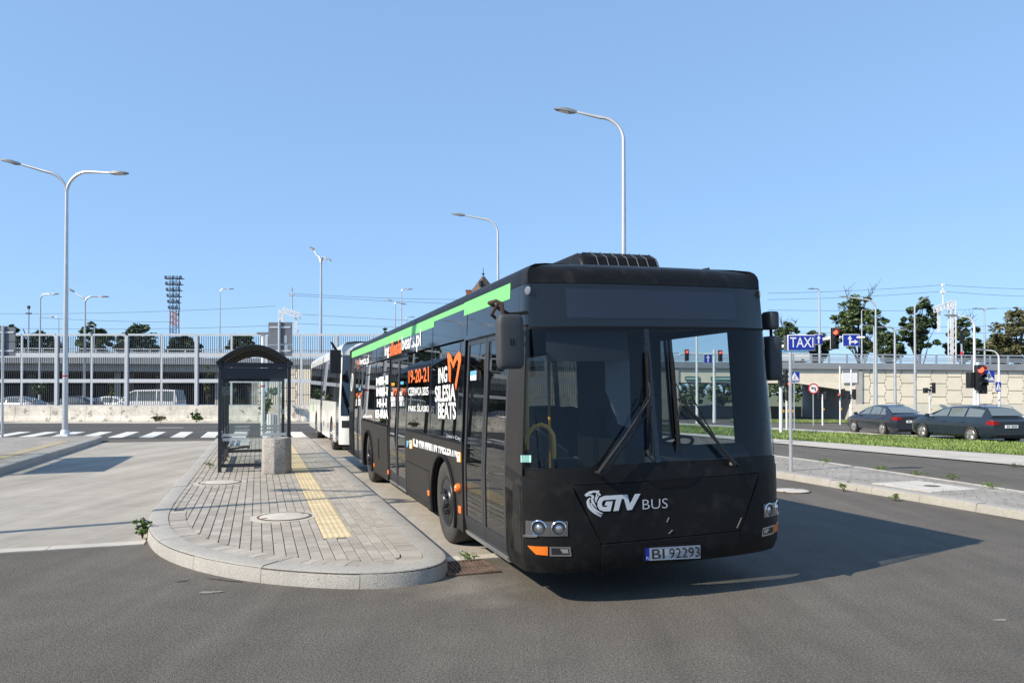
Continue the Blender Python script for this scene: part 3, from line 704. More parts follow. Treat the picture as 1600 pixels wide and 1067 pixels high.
# --- front
SH.panel('windscreen', G_WIND, bus, FY(.014), FY(BW-.014), lambda a: 1.125+.02*math.sin(PI*a), 2.275, .0, sheet=True, na=48, nb=12)
SH.panel('mullion', M_GLOSSB, bus, FY(1.105), FY(1.15), 1.14, 2.27, .004, .03, nb=8)
SH.panel('destination_glass', M_GLOSSB, bus, FY(.03), FY(BW-.03), 2.29, 2.655, .0, .03, nb=6)
SH.panel('display', M_DISP, bus, FY(.40), FY(2.10), 2.36, 2.61, .003, .01, nb=3)
SH.panel('screen_seal', M_SEAL, bus, FY(.012), FY(BW-.012), 2.272, 2.292, .004, .04, nb=1)
SH.panel('side_glass_corner', M_GLOSSB, bus, D(.66), FY(.03), 2.31, 2.655, .0, .03, nb=5)
SH.panel('side_glass_corner', M_GLOSSB, bus, FY(BW-.03), FF(.6), 2.31, 2.655, .0, .03, nb=5)
# roof: edge ring plus crown
ring = [0.0, .6]+[BL*.1*i for i in range(1, 9)]
qs = [SH.Q*i/160 for i in range(161)]
mb = MB(); rows = [[SH.at(q, z, .0) for q in qs] for z in (2.66, 2.70, 2.74, 2.78, 2.81, 2.828)]
def toward(p, k, z): return Vector((BW/2+(p.x-BW/2)*(1-k), p.y+(BL/2-p.y)*k*.12, z))
top = rows[-1]
rows += [[toward(p, .12, 2.852) for p in top], [toward(p, .4, 2.885) for p in top], [toward(p, 1.0, 2.90) for p in top]]
mb.grid(rows); mb.build('roof', M_MATT, bus, fix=True)
mb = MB(); mb.box(.92, 1.72, .95, 1.95, 2.86, 2.90); b0 = mb
prof = [(.92, 2.87), (1.0, 3.02), (1.12, 3.085), (1.8, 3.09), (2.0, 2.87)]
mb = MB(); mb.prism([(.90, y, z) for y, z in prof], (.86, 0, 0)); rv = mb.build('roof_vent', M_MATT, bus, bevel=.03)
for k in range(7):
    x = .97+k*.108
    mb = MB(); mb.prism([(x, .905, 2.88), (x, .985, 3.03), (x, 1.10, 3.092), (x, 1.10, 3.07), (x, 1.0, 3.0)], (.085, 0, 0)); mb.build('grille', M_SEAL, rv, smooth_=False)
    mb = MB(); mb.tube([(x+.097, .90, 2.89), (x+.097, .98, 3.03), (x+.097, 1.12, 3.097)], .007, 6); mb.build('rib', M_MIRRB, rv)
mb = MB(); mb.prism([(.62, 2.2, 2.86), (.62, 2.4, 2.99), (.62, 3.6, 2.99), (.62, 3.8, 2.86)], (.9, 0, 0)); mb.build('roof_hatch', M_MATT, bus, bevel=.02)
mb = MB(); mb.tube([(2.0, .6, 2.86), (2.0, .6, 2.875), (2.04, .55, 2.88)], .012, 6); mb.build('aerial', M_SEAL, bus)
# lower front: backing, cowl, hatch, corners, bumper
SH.panel('front_backing', M_SEAL, bus, D(.66), FF(.7), .28, 1.13, -.025, .02, nb=8)
SH.panel('wiper_cowl', M_MATT, bus, FY(.10), FY(BW-.10), .992, lambda a: 1.123+.02*math.sin(PI*a), .0, .03, nb=2)
hl = lambda b_: FY(.598-.23*b_); hr = lambda b_: FY(BW-.598+.23*b_)
SH.panel('front_hatch', M_MATT, bus, hl, hr, .503, .985, .003, .03, nb=5, bevel=.004)
SH.panel('corner_panel', M_MATT, bus, D(.69), lambda b_: FY(.592-.23*min(1, max(0, (b_*.72-.23)/.45))), .275, lambda a: .995+.125*(1-a), .0, .03, nb=9)
SH.panel('corner_panel', M_MATT, bus, lambda b_: FY(BW-.592+.23*min(1, max(0, (b_*.72-.23)/.45))), FF(.74), .275, lambda a: .995+.105*a, .0, .03, nb=9)
SH.panel('bumper', M_MATT, bus, FY(.597), FY(BW-.597), .275, .497, .004, .03, nb=3, bevel=.004)
SH.panel('grab_recess', M_SEAL, bus, lambda b_: FY(1.12-.10*b_), lambda b_: FY(1.40+.12*b_), .925, .99, .007, .004, nb=2)
mb = MB(); mb.box(.06, BW-.06, .35, 12.3, .29, .33); mb.build('underfloor', M_SEAL, bus)
# lamps on the front, placed from the photograph
def lampround(c, r, name, parent):
    q, z = c
    def ringp(rr, o_): return [SH.at(q+rr*math.cos(2*PI*i/24), z+rr*math.sin(2*PI*i/24), o_) for i in range(24)]
    for (ra, rb, oa, ob, m_, nm) in ((r, r*.86, .008, .014, M_CHROME, 'bezel'), (r*.86, r*.45, .013, .004, M_LAMPCAV, 'reflector'), (r*.45, r*.2, .0045, .012, M_CHROME, 'shield'), (r*.2, .0005, .012, .014, M_LAMPGL, 'bulb')):
        a, b_ = ringp(ra, oa), ringp(rb, ob); mb = MB(); mb.add(a+b_, [(i, (i+1) % 24, 24+(i+1) % 24, 24+i) for i in range(24)]); mb.build(nm, m_, parent)
def pxq(pts): return [fx(*p) for p in pts]
def patch(name, m, parent, tl, tr, br_, bl_, off, th=.012, na=8, nb=3, mir=False):
    cs = [(SH.Q-q, z) if mir else (q, z) for q, z in (tl, tr, br_, bl_)]; f_ = quad_fn(SH, cs, off); f2 = quad_fn(SH, cs, off-th); mb = MB()
    mb.slab([[f_(i/na, j/nb) for j in range(nb+1)] for i in range(na+1)], [[f2(i/na, j/nb) for j in range(nb+1)] for i in range(na+1)])
    return mb.build(name, m, parent)
for mir in (False, True):
    mq = (lambda c: (SH.Q-c[0], c[1])) if mir else (lambda c: c)
    hlm = patch('headlight', mat('lamp_grey_chrome', (.30, .30, .31), rough=.12, metal=.85), bus, fx(822, 812.5), fx(887, 814), fx(887, 837), fx(822, 835), .007, mir=mir)
    lampround(mq(fx(842, 824.5)), .066, 'lens', hlm); lampround(mq(fx(873, 825.2)), .062, 'lens', hlm)
    patch('trim', M_CHROME, hlm, fx(819, 834.5), fx(840, 836), fx(840, 838.5), fx(819, 838), .014, mir=mir)
    patch('indicator', M_AMBER, bus, fx(825, 852), fx(856, 853.5), fx(856, 867.5), fx(838, 865.5), .007, mir=mir)
    fg = patch('fog_light', M_CHROME, bus, fx(858.5, 853.5), fx(891, 854), fx(893, 868.5), fx(859, 868.5), .007, mir=mir)
    patch('lens', M_LAMPCAV, fg, fx(861.5, 855.5), fx(888.5, 856), fx(890, 866), fx(862, 866), .010, .003, mir=mir)
    patch('bulb', M_LAMPGL, fg, fx(875, 857), fx(887, 857), fx(888, 863.5), fx(879, 863.5), .0125, .002, mir=mir)
# number plate
pq = [fx(1004, 853), fx(1094, 847.5), fx(1094, 873), fx(1004, 877)]
pl = poly_on(SH, pq[::-1], .022, M_SEAL, 'number_plate', bus, .012)
def ins(c, u0, u1, v0, v1):
    f_ = lambda u, v: ((c[3][0]*(1-u)+c[2][0]*u)*(1-v)+(c[0][0]*(1-u)+c[1][0]*u)*v, (c[3][1]*(1-u)+c[2][1]*u)*(1-v)+(c[0][1]*(1-u)+c[1][1]*u)*v)
    return [f_(u0, v1), f_(u1, v1), f_(u1, v0), f_(u0, v0)]
M_PLATE = mat('plate_face', (.50, .52, .56), rough=.35)
poly_on(SH, ins(pq, .09, .97, .10, .90), .0245, M_PLATE, 'plate_face', pl, .002)
poly_on(SH, ins(pq, .02, .088, .10, .90), .0245, M_BLUE, 'country_band', pl, .002)
put_text('BI', quad_fn(SH, ins(pq, .13, .34, .2, .8), .0265), M_BLK, pl, offset=.0)
put_text('92293', quad_fn(SH, ins(pq, .42, .95, .2, .8), .0265), M_BLK, pl, offset=.0)
put_text('PL', quad_fn(SH, ins(pq, .03, .08, .16, .36), .0265), M_WHITE, pl)
# logo
def lg(x, y): return fx(905+x/10.667, 755+y/10.667)
M_LOGO = mat('logo_silver', (.55, .58, .62), rough=.45)
logo = poly_on(SH, [lg(*p) for p in [(420,203),(520,198),(612,193),(603,262),(410,275),(380,300),(368,345),(385,385),(430,392),(455,390),(465,362),(420,365),(445,300),(553,295),(515,458),(400,460),(330,435),(300,375),(305,300),(345,235)]], .009, M_LOGO, 'logo', bus)
poly_on(SH, [lg(*p) for p in [(612,193),(720,187),(700,256),(650,450),(568,458),(612,262),(603,262)]], .009, M_LOGO, 'letter', logo)
poly_on(SH, [lg(*p) for p in [(720,187),(795,183),(838,345),(925,175),(1013,170),(870,435),(795,443),(742,254),(700,256)]], .009, M_LOGO, 'letter', logo)
poly_on(SH, [lg(*p) for p in [(88,185),(120,160),(170,128),(230,118),(335,118),(318,138),(358,190),(335,203),(292,160),(262,150),(210,150),(215,165),(150,172),(180,180),(230,195),(245,230),(225,260),(210,240),(195,210),(150,200),(120,222),(95,205)]], .009, M_LOGO, 'emblem', logo)
poly_on(SH, [lg(*p) for p in [(283,165),(300,170),(285,230),(325,190),(318,215),(290,270),(275,320),(255,270),(270,220)]], .009, M_LOGO, 'emblem', logo)
poly_on(SH, [lg(*p) for p in [(195,230),(225,262),(240,300),(290,415),(250,375),(205,320),(190,270)]], .009, M_LOGO, 'emblem', logo)
def stroke(c, w0, w1):
    n = 14; pts = []
    for i in range(n+1):
        u = i/n; p = [(1-u)**3*c[0][k]+3*u*(1-u)**2*c[1][k]+3*u*u*(1-u)*c[2][k]+u**3*c[3][k] for k in (0, 1)]; pts.append(p)
    L_, R_ = [], []
    for i in range(n+1):
        a, b_ = pts[max(i-1, 0)], pts[min(i+1, n)]; dx, dy = b_[0]-a[0], b_[1]-a[1]; l = math.hypot(dx, dy); u = i/n; w = (w0*math.sin(PI*min(1, u*1.4+.1)) if u < .5 else w0*(1-u)*2*.9+w1)/2+2
        L_.append((pts[i][0]-dy/l*w, pts[i][1]+dx/l*w)); R_.append((pts[i][0]+dy/l*w, pts[i][1]-dx/l*w))
    poly_on(SH, [lg(*p) for p in L_+R_[::-1]], .009, M_LOGO, 'emblem', logo)
stroke([(180,240),(90,300),(130,450),(360,552)], 28, 6); stroke([(165,290),(130,360),(220,480),(370,528)], 18, 6); stroke([(190,320),(200,400),(280,470),(388,497)], 30, 8)
put_text('BUS', quad_fn(SH, [lg(1045, 268), lg(1465, 245), lg(1465, 405), lg(1050, 430)], .010), M_LOGO, logo, offset=-.012)
M_GLINT = mat('glint_metal', (.26, .24, .20), rough=.4)  # glints on scratches, painted as pale slivers
poly_on(SH, pxq([(1041, 815), (1044, 808), (1045.3, 808.5), (1042.3, 815.5)]), .007, M_GLINT, 'scratch_glint', bus)
poly_on(SH, pxq([(1150, 824), (1157, 808), (1158, 808.5), (1151, 824.5)]), .011, M_GLINT, 'scratch_glint', bus)
poly_on(SH, pxq([(1044, 833), (1050, 827), (1051, 827.6), (1045, 833.6)]), .007, M_GLINT, 'scratch_glint', bus)
# marker lamps above the windscreen
for p in ((825, 454), (1186, 460)):
    q, z = fx(*p); mb = MB(); P = SH.at(q, z, .0); n_ = (SH.at(q, z, .1)-SH.at(q, z, 0)).normalized()
    mb.lathe([(.036, 0), (.036, .006), (.030, .009), (.001, .010)], P, n_, 20); mb.build('marker_lamp', mat('marker_lens', (.16, .18, .20), rough=.2), bus)
# wipers
def wiper(base, joint, tip, foot):
    qb, zb = fx(*base); qj, zj = fx(*joint); qt, zt = fx(*tip); qo, zo = fx(*foot)
    mb = MB(); mb.tube([SH.at(qb, zb, .02), SH.at(qb, zb, .07), SH.at((qb+qj)/2, (zb+zj)/2, .085), SH.at(qj, zj, .075)], [.02, .018, .011, .009], 8)
    mb.tube([SH.at(qb+.05, zb-.02, .03), SH.at(qb+.05, zb-.02, .06), SH.at(qj+.02, zj-.06, .07)], [.012, .008, .007], 6)
    w = mb.build('wiper', M_BLKP, bus)
    mb = MB(); n = 10; P = [(qt+(qo-qt)*i/n, zt+(zo-zt)*i/n) for i in range(n+1)]
    mb.tube([SH.at(q, z, .035) for q, z in P], [.008]+[.016]*(n-1)+[.008], 6); mb.build('blade', M_SEAL, w)
    mb = MB()
    for k in (.3, .5, .7):
        q, z = qt+(qo-qt)*k, zt+(zo-zt)*k
        mb.tube([SH.at(qj, zj, .075), SH.at((q+qj)/2, (z+zj)/2+.01, .08), SH.at(q, z, .045)], .006, 5)
    mb.build('yoke', M_BLKP, w)
    mb = MB(); mb.tube([SH.at(qj, zj, .07), SH.at(qj+(qb-qj)*.12+.03, zj+.03, .10), SH.at(qj+(qb-qj)*.35+.02, zj+(zb-zj)*.3, .10), SH.at(qb+(qj-qb)*.3, zb+(zj-zb)*.3, .08)], .006, 5); mb.build('hose', M_SEAL, w)
wiper((930, 738), (1008, 624), (1008, 549), (1013, 712)); wiper((1140, 724), (1056, 622), (1046, 549), (1058, 705))
# sticker, mirrors
poly_on(SH, [fx(814, 722), fx(830, 722), fx(830, 711), fx(814, 711)], .003, M_STICK, 'sticker', bus)
mb = MB()
pr = [(-.08, -.10), (.08, -.10), (.11, -.06), (.11, .05), (.07, .1), (-.07, .1), (-.11, .05), (-.11, -.06)]
def mirror(c, w, h, d, m=M_MIRRB):
    mb = MB(); n = 20; rows = []
    for k, (zz, sc) in enumerate(((-.5, .72), (-.48, .86), (-.43, .96), (-.3, 1), (.3, 1), (.43, .96), (.48, .86), (.5, .72))):
        row = []
        for i in range(n):
            a = 2*PI*i/n; e = .45; x = math.copysign(abs(math.cos(a))**e, math.cos(a))*w/2*sc; y = math.copysign(abs(math.sin(a))**e, math.sin(a))*d/2*sc
            row.append((c[0]+x, c[1]+y, c[2]+zz*h))
        rows.append(row)
    vs = [p for r_ in rows for p in r_]; K = len(rows)
    fs = [(i*n+j, i*n+(j+1) % n, (i+1)*n+(j+1) % n, (i+1)*n+j) for i in range(K-1) for j in range(n)]+[tuple(range(n-1, -1, -1)), tuple((K-1)*n+j for j in range(n))]
    mb.add(vs, fs); return mb.build('mirror', m, bus)
BI = BM.inverted()
def bl(px, py, Dp): return BI @ at(px, Dp, py=py)
mc = bl(796.5, 534, 5.78)
mm = mirror(mc, .215, .425, .12)
mb = MB(); mb.tube([SH.at(D(.74), 2.44, 0), mc+Vector((-.13, .1, .315)), mc+Vector((-.10, .02, .32)), mc+Vector((-.06, 0, .30)), mc+Vector((-.05, 0, .18))], .017, 8)
mb.tube([SH.at(D(.72), 2.30, 0), mc+Vector((-.12, .08, .22)), mc+Vector((-.09, 0, .30))], .013, 8); mb.build('arm', M_BROWN, mm)
mb = MB()
for dx in (-.012, .012): mb.box(mc.x+dx-.004, mc.x+dx+.004, mc.y-.0625, mc.y-.058, mc.z-.03, mc.z+.02)
mb.build('embossing', M_SEAL, mm)
mc2 = bl(1206, 560, 7.0); m2 = mirror(mc2, .15, .42, .16)
mc3 = bl(1204, 501, 7.0); m3 = mirror(mc3, .12, .17, .14)
mb = MB(); mb.tube([SH.at(FF(.75), 2.45, -.02), mc3+Vector((0, 0, .05)), mc2+Vector((0, 0, .2))], .016, 8); mb.build('arm', M_SEAL, m2)
# side lettering
def c1(x, y): return sx(640+x/4.445, 420+y/4.445)
def c5(x, y): return sx(580+x/4.85, 500+y/4.85)
def c8(x, y): return sx(545+x/8.54, 540+y/8.54)
def cb(x, y): return sx(635+x/16.84, 665+y/16.84)
def stext(txt, f_, tl, tr, br_, bl_, m, bold=.02, shear=0, off=.0065):
    return put_text(txt, quad_fn(SH, [f_(*tl), f_(*tr), f_(*br_), f_(*bl_)], off), m, bus, offset=bold, shear=shear)
stext('ING', c1, (203,690), (265,672), (265,787), (203,797), M_WHITE, .028)
stext('SILESIA', c1, (180,815), (322,795), (322,917), (180,925), M_WHITE, .028)
stext('BEATS', c1, (202,930), (325,922), (325,1045), (202,1040), M_WHITE, .028)
heart = [(265,590),(275,582),(290,600),(305,655),(318,610),(345,573),(360,590),(360,640),(345,720),(325,845),(318,800),(330,730),(342,650),(335,625),(322,650),(308,692),(292,650),(281,640),(290,700),(287,790),(276,780),(272,700)]
poly_on(SH, [c1(*p) for p in heart], .0065, M_ORANGE, 'heart_mark', bus)
stext('MAN', c1, (577,193), (663,155), (661,207), (572,228), M_LOGO, .04)
stext('19-20-21', c5, (287,382), (440,352), (440,468), (287,480), M_ORANGE, .02)
stext('CZERWCA 2025', c5, (285,512), (437,505), (437,568), (285,572), M_WHITE, .02)
stext('PARK ŚLĄSKI', c5, (285,635), (437,632), (437,708), (285,702), M_WHITE, .02)
stext('ing', c5, (105,200), (138,182), (138,286), (105,296), M_WHITE, .03); stext('silesia', c5, (142,170), (232,130), (232,250), (142,280), M_ORANGE, .03); stext('beats.pl', c5, (234,125), (380,65), (380,235), (234,262), M_WHITE, .02)
stext('ing', c8, (25,230), (64,207), (64,325), (25,340), M_WHITE, .03); stext('silesia', c8, (68,205), (148,165), (148,300), (68,322), M_ORANGE, .03); stext('beats.pl', c8, (150,165), (272,120), (272,275), (150,300), M_WHITE, .02)
for txt, q4 in (('MIII-II', ((370,430),(530,392),(530,512),(370,535))), ('IMIIII-I', ((372,565),(522,548),(522,668),(372,678))), ('HI-I-I', ((380,710),(510,702),(510,818),(380,820))), ('IEI-IRIA', ((360,855),(530,850),(530,975),(360,960)))):
    stext(txt, c8, *q4, M_WHITE, .05)
for ox, oy, k in ((565, 560, 1.0), (678, 555, 1.08), (78, 625, .55), (128, 622, .58)):
    hh = 250 if ox > 500 else 178
    stext('SILESIA', c8, (ox, oy+hh*.48), (ox+62*k, oy+hh*.47), (ox+62*k, oy+hh*.73), (ox, oy+hh*.74), M_WHITE, .05)
    stext('BEATS', c8, (ox+6*k, oy+hh*.76), (ox+62*k, oy+hh*.76), (ox+62*k, oy+hh*1.0), (ox+6*k, oy+hh*1.0), M_WHITE, .05)
    stext('ING', c8, (ox+6*k, oy+hh*.22), (ox+32*k, oy+hh*.2), (ox+32*k, oy+hh*.45), (ox+6*k, oy+hh*.46), M_WHITE, .05)
    poly_on(SH, [c8(ox+(x-203)*.52*k, oy+hh*.02+(y-573)*(hh*.45/270)) for x, y in heart], .0065, M_ORANGE, 'heart_mark', bus)
yt = lambda x: 270+(x-185)*.2
yb = lambda x: 540+(x-185)*.252
for txt, x0, x1 in (('ICB', 185, 320), ('PNN MMIRTIN', 348, 812), ('PMEZERTN', 862, 1335)):
    stext(txt, cb, (x0, yt(x0)), (x1, yt(x1)), (x1, yb(x1)), (x0, yb(x0)), M_WHITE, .035)
stext('-', cb, (323, 420), (346, 424), (346, 445), (323, 441), M_WHITE, .02); stext('-', cb, (818, 535), (856, 542), (856, 566), (818, 559), M_WHITE, .02)
stext("Lion's City", cb, (1075, 205), (1440, 290), (1440, 405), (1075, 318), M_LOGO, .0)
stext('silesia', c8, (195,915), (320,910), (320,960), (195,962), M_WHITE, .02)
for pts in ([(100,375),(170,382),(170,605),(100,598)], [(1352,680),(1452,698),(1452,962),(1352,945)]):
    o = poly_on(SH, [cb(*p) for p in pts], .012, M_YELP, 'side_plate', bus, .01)
    (x0, y0), (x1, y1) = pts[0], pts[2]; poly_on(SH, [cb(x0+(x1-x0)*u, y0+(y1-y0)*v) for u, v in ((.15, .05), (.8, .05), (.8, .93), (.15, .9))], .0135, M_WHITE, 'plate_print', o, .001)
    poly_on(SH, [cb(x0+(x1-x0)*u, y0+(y1-y0)*v) for u, v in ((.3, .2), (.6, .2), (.6, .4), (.3, .4))], .0145, M_RED, 'plate_print', o, .0008)
poly_on(SH, [cb(*p) for p in [(18,390),(80,392),(50,560),(22,555)]], .008, M_CYAN, 'sticker', bus)
def c2(x, y): return sx(540+x/4.445, 640+y/4.445)
for (x, y, r_) in ((202,385,.035),(300,433,.035),(582,578,.035),(800,693,.04)):
    q, z = c2(x, y); SH.panel('side_marker', M_AMBER, bus, q-.05, q+.05, z-r_, z+r_, .018, .02, na=1, nb=1, bevel=.006)
q, z = c2(790, 543); mb = MB(); mb.lathe([(.05, -.01), (.05, .03), (.035, .05), (.001, .055)], SH.at(q, z, 0), (-1, 0, 0), 16); mb.build('side_marker', M_AMBER, bus)
poly_on(SH, [c1(423,712), c1(463,705), c1(463,772), c1(423,775)], .002, M_WHITE, 'sticker', bus); poly_on(SH, [c1(424,712), c1(462,706), c1(462,735), c1(424,740)], .0045, M_CYAN, 'sticker', bus)
for (x, y, m_) in ((592, 515, M_YELP), (712, 497, M_CYAN), (92, 582, M_YELP), (148, 577, M_CYAN)):
    w_ = 20 if x > 500 else 10; poly_on(SH, [c8(x-w_, y-18), c8(x+w_, y-20), c8(x+w_, y+18), c8(x-w_, y+20)], .003, m_, 'sticker', bus)
# --- wheels
def bus_wheel(parent, c, sgn, R_=.485, w=.28, m=M_RIMB):
    mb = MB(); ax = (sgn, 0, 0)
    mb.lathe([(R_*.60, 0), (R_*.66, .012), (R_*.80, .022), (R_*.93, .012), (R_*.985, -.012), (R_, -.04), (R_, -w+.04), (R_*.95, -w), (R_*.6, -w)], c, ax, 40, close=True); t = mb.build('wheel', M_TYRE, parent)
    mb = MB(); mb.lathe([(R_*.60, .0), (R_*.585, .012), (R_*.55, .004), (R_*.52, -.04), (R_*.40, -.045), (R_*.36, .0), (R_*.33, .015), (R_*.22, .018), (R_*.20, .055), (R_*.17, .068), (.001, .07)], c, ax, 32); mb.build('rim', m, t)
    mb = MB(); c = Vector(c)
    for k in range(10):
        a = 2*PI*k/10; p = c+Vector((sgn*.01, R_*.275*math.cos(a), R_*.275*math.sin(a))); mb.cyl(p, p+Vector((sgn*.045, 0, 0)), .019, 6)
    mb.build('wheel_nuts', M_DFRAME if m is M_RIMB else M_CHROME, t)
tl_ = math.tan(-LEAN)
for y in (2.93, 9.08):
    bus_wheel(bus, (.03, y, .485), -1); bus_wheel(bus, (BW-.03, y, .485-BW*tl_), 1)
# --- interior
mb = MB(); mb.box(.06, BW-.06, .5, 12.2, .34, .37); mb.build('floor', mat('bus_floor', (.07, .07, .075), rough=.6, var=.2, vscale=15), bus)
mb = MB(); mb.box(.12, BW-.12, .55, 12.2, 2.36, 2.40); mb.build('ceiling', M_INTC, bus)
mb = MB(); mb.prism([(.16, .30, .45), (.16, .30, .98), (.16, .50, 1.06), (.16, .78, 1.02), (.16, .85, .45)], (BW-.32, 0, 0)); ds = mb.build('dashboard', M_INT, bus, bevel=.03)
mb = MB(); mb.prism([(1.30, .50, .8), (1.30, .40, 1.12), (1.30, .55, 1.22), (1.30, .95, 1.18), (1.30, 1.0, .8)], (1.08, 0, 0)); mb.build('binnacle', M_INT, ds, bevel=.05)
sc_ = Vector((1.86, 1.02, 1.18)); ax = Vector((0, .45, .9)).normalized(); qm = ax.to_track_quat('Z', 'Y').to_matrix()
mb = MB(); mb.tube([sc_+qm@Vector((.225*math.cos(2*PI*i/28), .225*math.sin(2*PI*i/28), 0)) for i in range(29)], .017, 8)
for a in (0, PI/2, PI): mb.tube([sc_, sc_+qm@Vector((.22*math.cos(a), .22*math.sin(a), 0))], .013, 6)
mb.tube([sc_, sc_-ax*.45], .03, 8); mb.build('steering_wheel', M_BLKP, bus)
def seat(x, y, w=.42, name='seat', h=.48, hi=1.12, d=.45):
    mb = MB(); mb.box(x-w/2, x+w/2, y-d/2, y+d/2, h-.06, h+.05); mb.prism([(x-w/2, y+d/2-.06, h), (x-w/2, y+d/2+.06, hi), (x-w/2, y+d/2+.14, hi), (x-w/2, y+d/2+.04, h)], (w, 0, 0))
    o = mb.build(name, M_SEATF, bus, bevel=.025); mb = MB(); mb.box(x-.05, x+.05, y-.1, y+.1, .36, h-.06); mb.build('pedestal', M_INT, o)
seat(1.86, 1.62, .5, 'driver_seat', .78, 1.55, .5)
mb = MB(); mb.box(1.36, 2.42, 2.12, 2.15, .37, 2.34); mb.build('cab_partition', M_INT, bus)
mb = MB(); mb.box(1.33, 1.355, .95, 2.1, .37, 1.25); mb.build('cab_door', M_INT, bus)
for y in (3.3, 4.05, 4.8, 7.2, 7.95, 8.7, 9.45):
    for x in (1.62, 2.10): seat(x, y, h=.82 if 2.4 < y < 3.6 or y > 7.6 else .74, hi=1.5)
for y in (3.4, 4.2, 7.5, 8.3): seat(.45, y, h=.8, hi=1.45)
mb = MB(); mb.box(.35, 2.2, 11.2, 12.1, .37, 1.9); mb.build('engine_housing', M_INT, bus)
for (x, y) in ((.30, 2.2), (1.2, 2.6), (.30, 5.2), (1.3, 5.6), (.30, 7.0), (1.2, 6.8)):
    mb = MB(); mb.tube([(x, y, .37), (x, y, 2.36)], .018, 8); mb.build('grab_pole', M_YELP, bus)
gA, gB, gT = bl(822, 712, 6.35), bl(864, 716, 6.35), bl(846, 664, 6.35)
w_ = (gB-gA).length
pts = [bl(806, 716, 6.4), bl(815, 697, 6.4)]+[bl(*p, 6.4) for p in ((826, 676), (835, 666), (846, 663), (857, 668), (864, 680), (865.5, 700), (865.5, 716))]
mb = MB(); mb.tube(pts, .021, 8); mb.build('grab_rail', M_YELP, bus)
mb = MB(); mb.tube([bl(824, 702, 6.55), bl(823.5, 600, 6.55), bl(823, 560, 6.55)], .018, 8); mb.build('grab_pole', M_YELP, bus)
# sun blinds behind the windscreen
mb = MB(); rows = [[SH.at(q, z, -.07) for z in (2.0, 2.1, 2.25)] for q in [FY(.2+i*.06) for i in range(14)]]
mb.slab(rows, [[p+Vector((0, .008, 0)) for p in r_] for r_ in rows]); mb.build('sun_blind', M_INT, bus)
mb = MB(); mb.prism([(.98, .42, 1.45), (1.10, .42, 1.40), (1.10, .42, 2.05), (.86, .42, 2.10), (.86, .42, 1.75)], (0, .01, 0)); mb.build('cardboard', mat('notice_card', (.16, .17, .18), rough=.8), bus)
# ------------------------------------------------------------------ bus shelter
G_CLEAR = glass('shelter_glass', (.86, .90, .90), f0=.05)
M_FROST = mat('frosted_band', (.50, .53, .54), rough=.7)
M_ROOFP = mat('shelter_roof', (.04, .042, .05), rough=.3)
shl = thing('bus_shelter', TS(-.72, 15.92, KH), A, 'navy framed glass bus shelter with arched roof and bench', 'bus shelter')
SWd, SLn, SHt = 1.33, 3.85, 2.10
for y in (0, 1.3, 2.6, SLn):
    for x in (0, SWd):
        if x == SWd and y in (1.3, 2.6): continue
        mb = MB(); mb.box(x-.035, x+.035, y-.04, y+.04, 0, SHt); mb.build('post', M_NAVY, shl, bevel=.008)
for x in (0, SWd):
    mb = MB(); mb.box(x-.04, x+.04, -.1, SLn+.1, SHt, SHt+.11); mb.build('beam', M_NAVY, shl, bevel=.008)
for y in (0, SLn):
    mb = MB(); mb.box(.04, SWd-.04, y-.035, y+.035, SHt+.005, SHt+.105); mb.build('beam', M_NAVY, shl, bevel=.008)
    mb = MB(); mb.box(.036, SWd-.036, y-.02, y+.02, .09, .16); mb.build('bottom_rail', M_NAVY, shl)
    mb = MB(); mb.box(.036, SWd-.036, y-.02, y+.02, SHt-.22, SHt-.001); mb.build('header', M_NAVY, shl)
    mb = MB(); mb.grid([[(.036, y, .16), (.036, y, SHt-.22)], [SWd/2 and (SWd-.036, y, .16), (SWd-.036, y, SHt-.22)]]); mb.build('end_pane', G_CLEAR, shl, fix=False)
    for z in (.62, .71):
        for (a, b_) in ((.05, .55), (.78, SWd-.05)):
            mb = MB(); mb.prism([(a, y-.012, z), (b_-(.05 if a < .5 else 0), y-.012, z), (b_, y-.012, z+.06), (a+(.05 if a > .5 else 0), y-.012, z+.06)], (0, .003, 0)); mb.build('frosted_band', M_FROST, shl, smooth_=False)
for (a, b_) in ((.04, 1.26), (1.34, 2.56), (2.64, SLn-.04)):
    mb = MB(); mb.grid([[(0, a, .16), (0, a, SHt-.02)], [(0, b_, .16), (0, b_, SHt-.02)]]); mb.build('side_pane', G_CLEAR, shl, fix=False)
    mb = MB(); mb.box(-.02, .02, a, b_, .09, .16); mb.build('bottom_rail', M_NAVY, shl)
    for z in (.62, .71):
        mb = MB(); mb.box(.004, .007, a+.1, b_-.1, z, z+.06); mb.build('frosted_band', M_FROST, shl, smooth_=False)
def arc(y, r0=.0, n=16): return [(-.07+(SWd+.14)*i/n, y, SHt+.11-r0+.36*math.sin(PI*i/n)**.9) for i in range(n+1)]
mb = MB(); mb.slab([[Vector(p) for p in arc(y)] for y in (-.14, 1.3, 2.6, SLn+.14)], [[Vector(p)-Vector((0, 0, .02)) for p in arc(y)] for y in (-.14, 1.3, 2.6, SLn+.14)]); mb.build('roof', M_ROOFP, shl)
for y in (-.1, .35, .85, 1.9, 2.9, SLn+.1):
    mb = MB(); mb.tube([Vector(p)+Vector((0, 0, -.035)) for p in arc(y)], .03, 8); mb.build('roof_rib', M_NAVY, shl)
M_SEATP = mat('bench_plate', (.55, .56, .54), rough=.5, var=.05)
for k in range(4):
    mb = MB(); mb.box(.14, .56, .55+k*.46, .55+k*.46+.43, .47, .50); mb.build('seat', M_SEATP, shl, bevel=.012)
for k in (0.75, 2.1):
    mb = MB(); mb.tube([(.02, k, .25), (.15, k, .40), (.54, k, .45)], .022, 8); mb.build('bench_bracket', M_NAVY, shl)
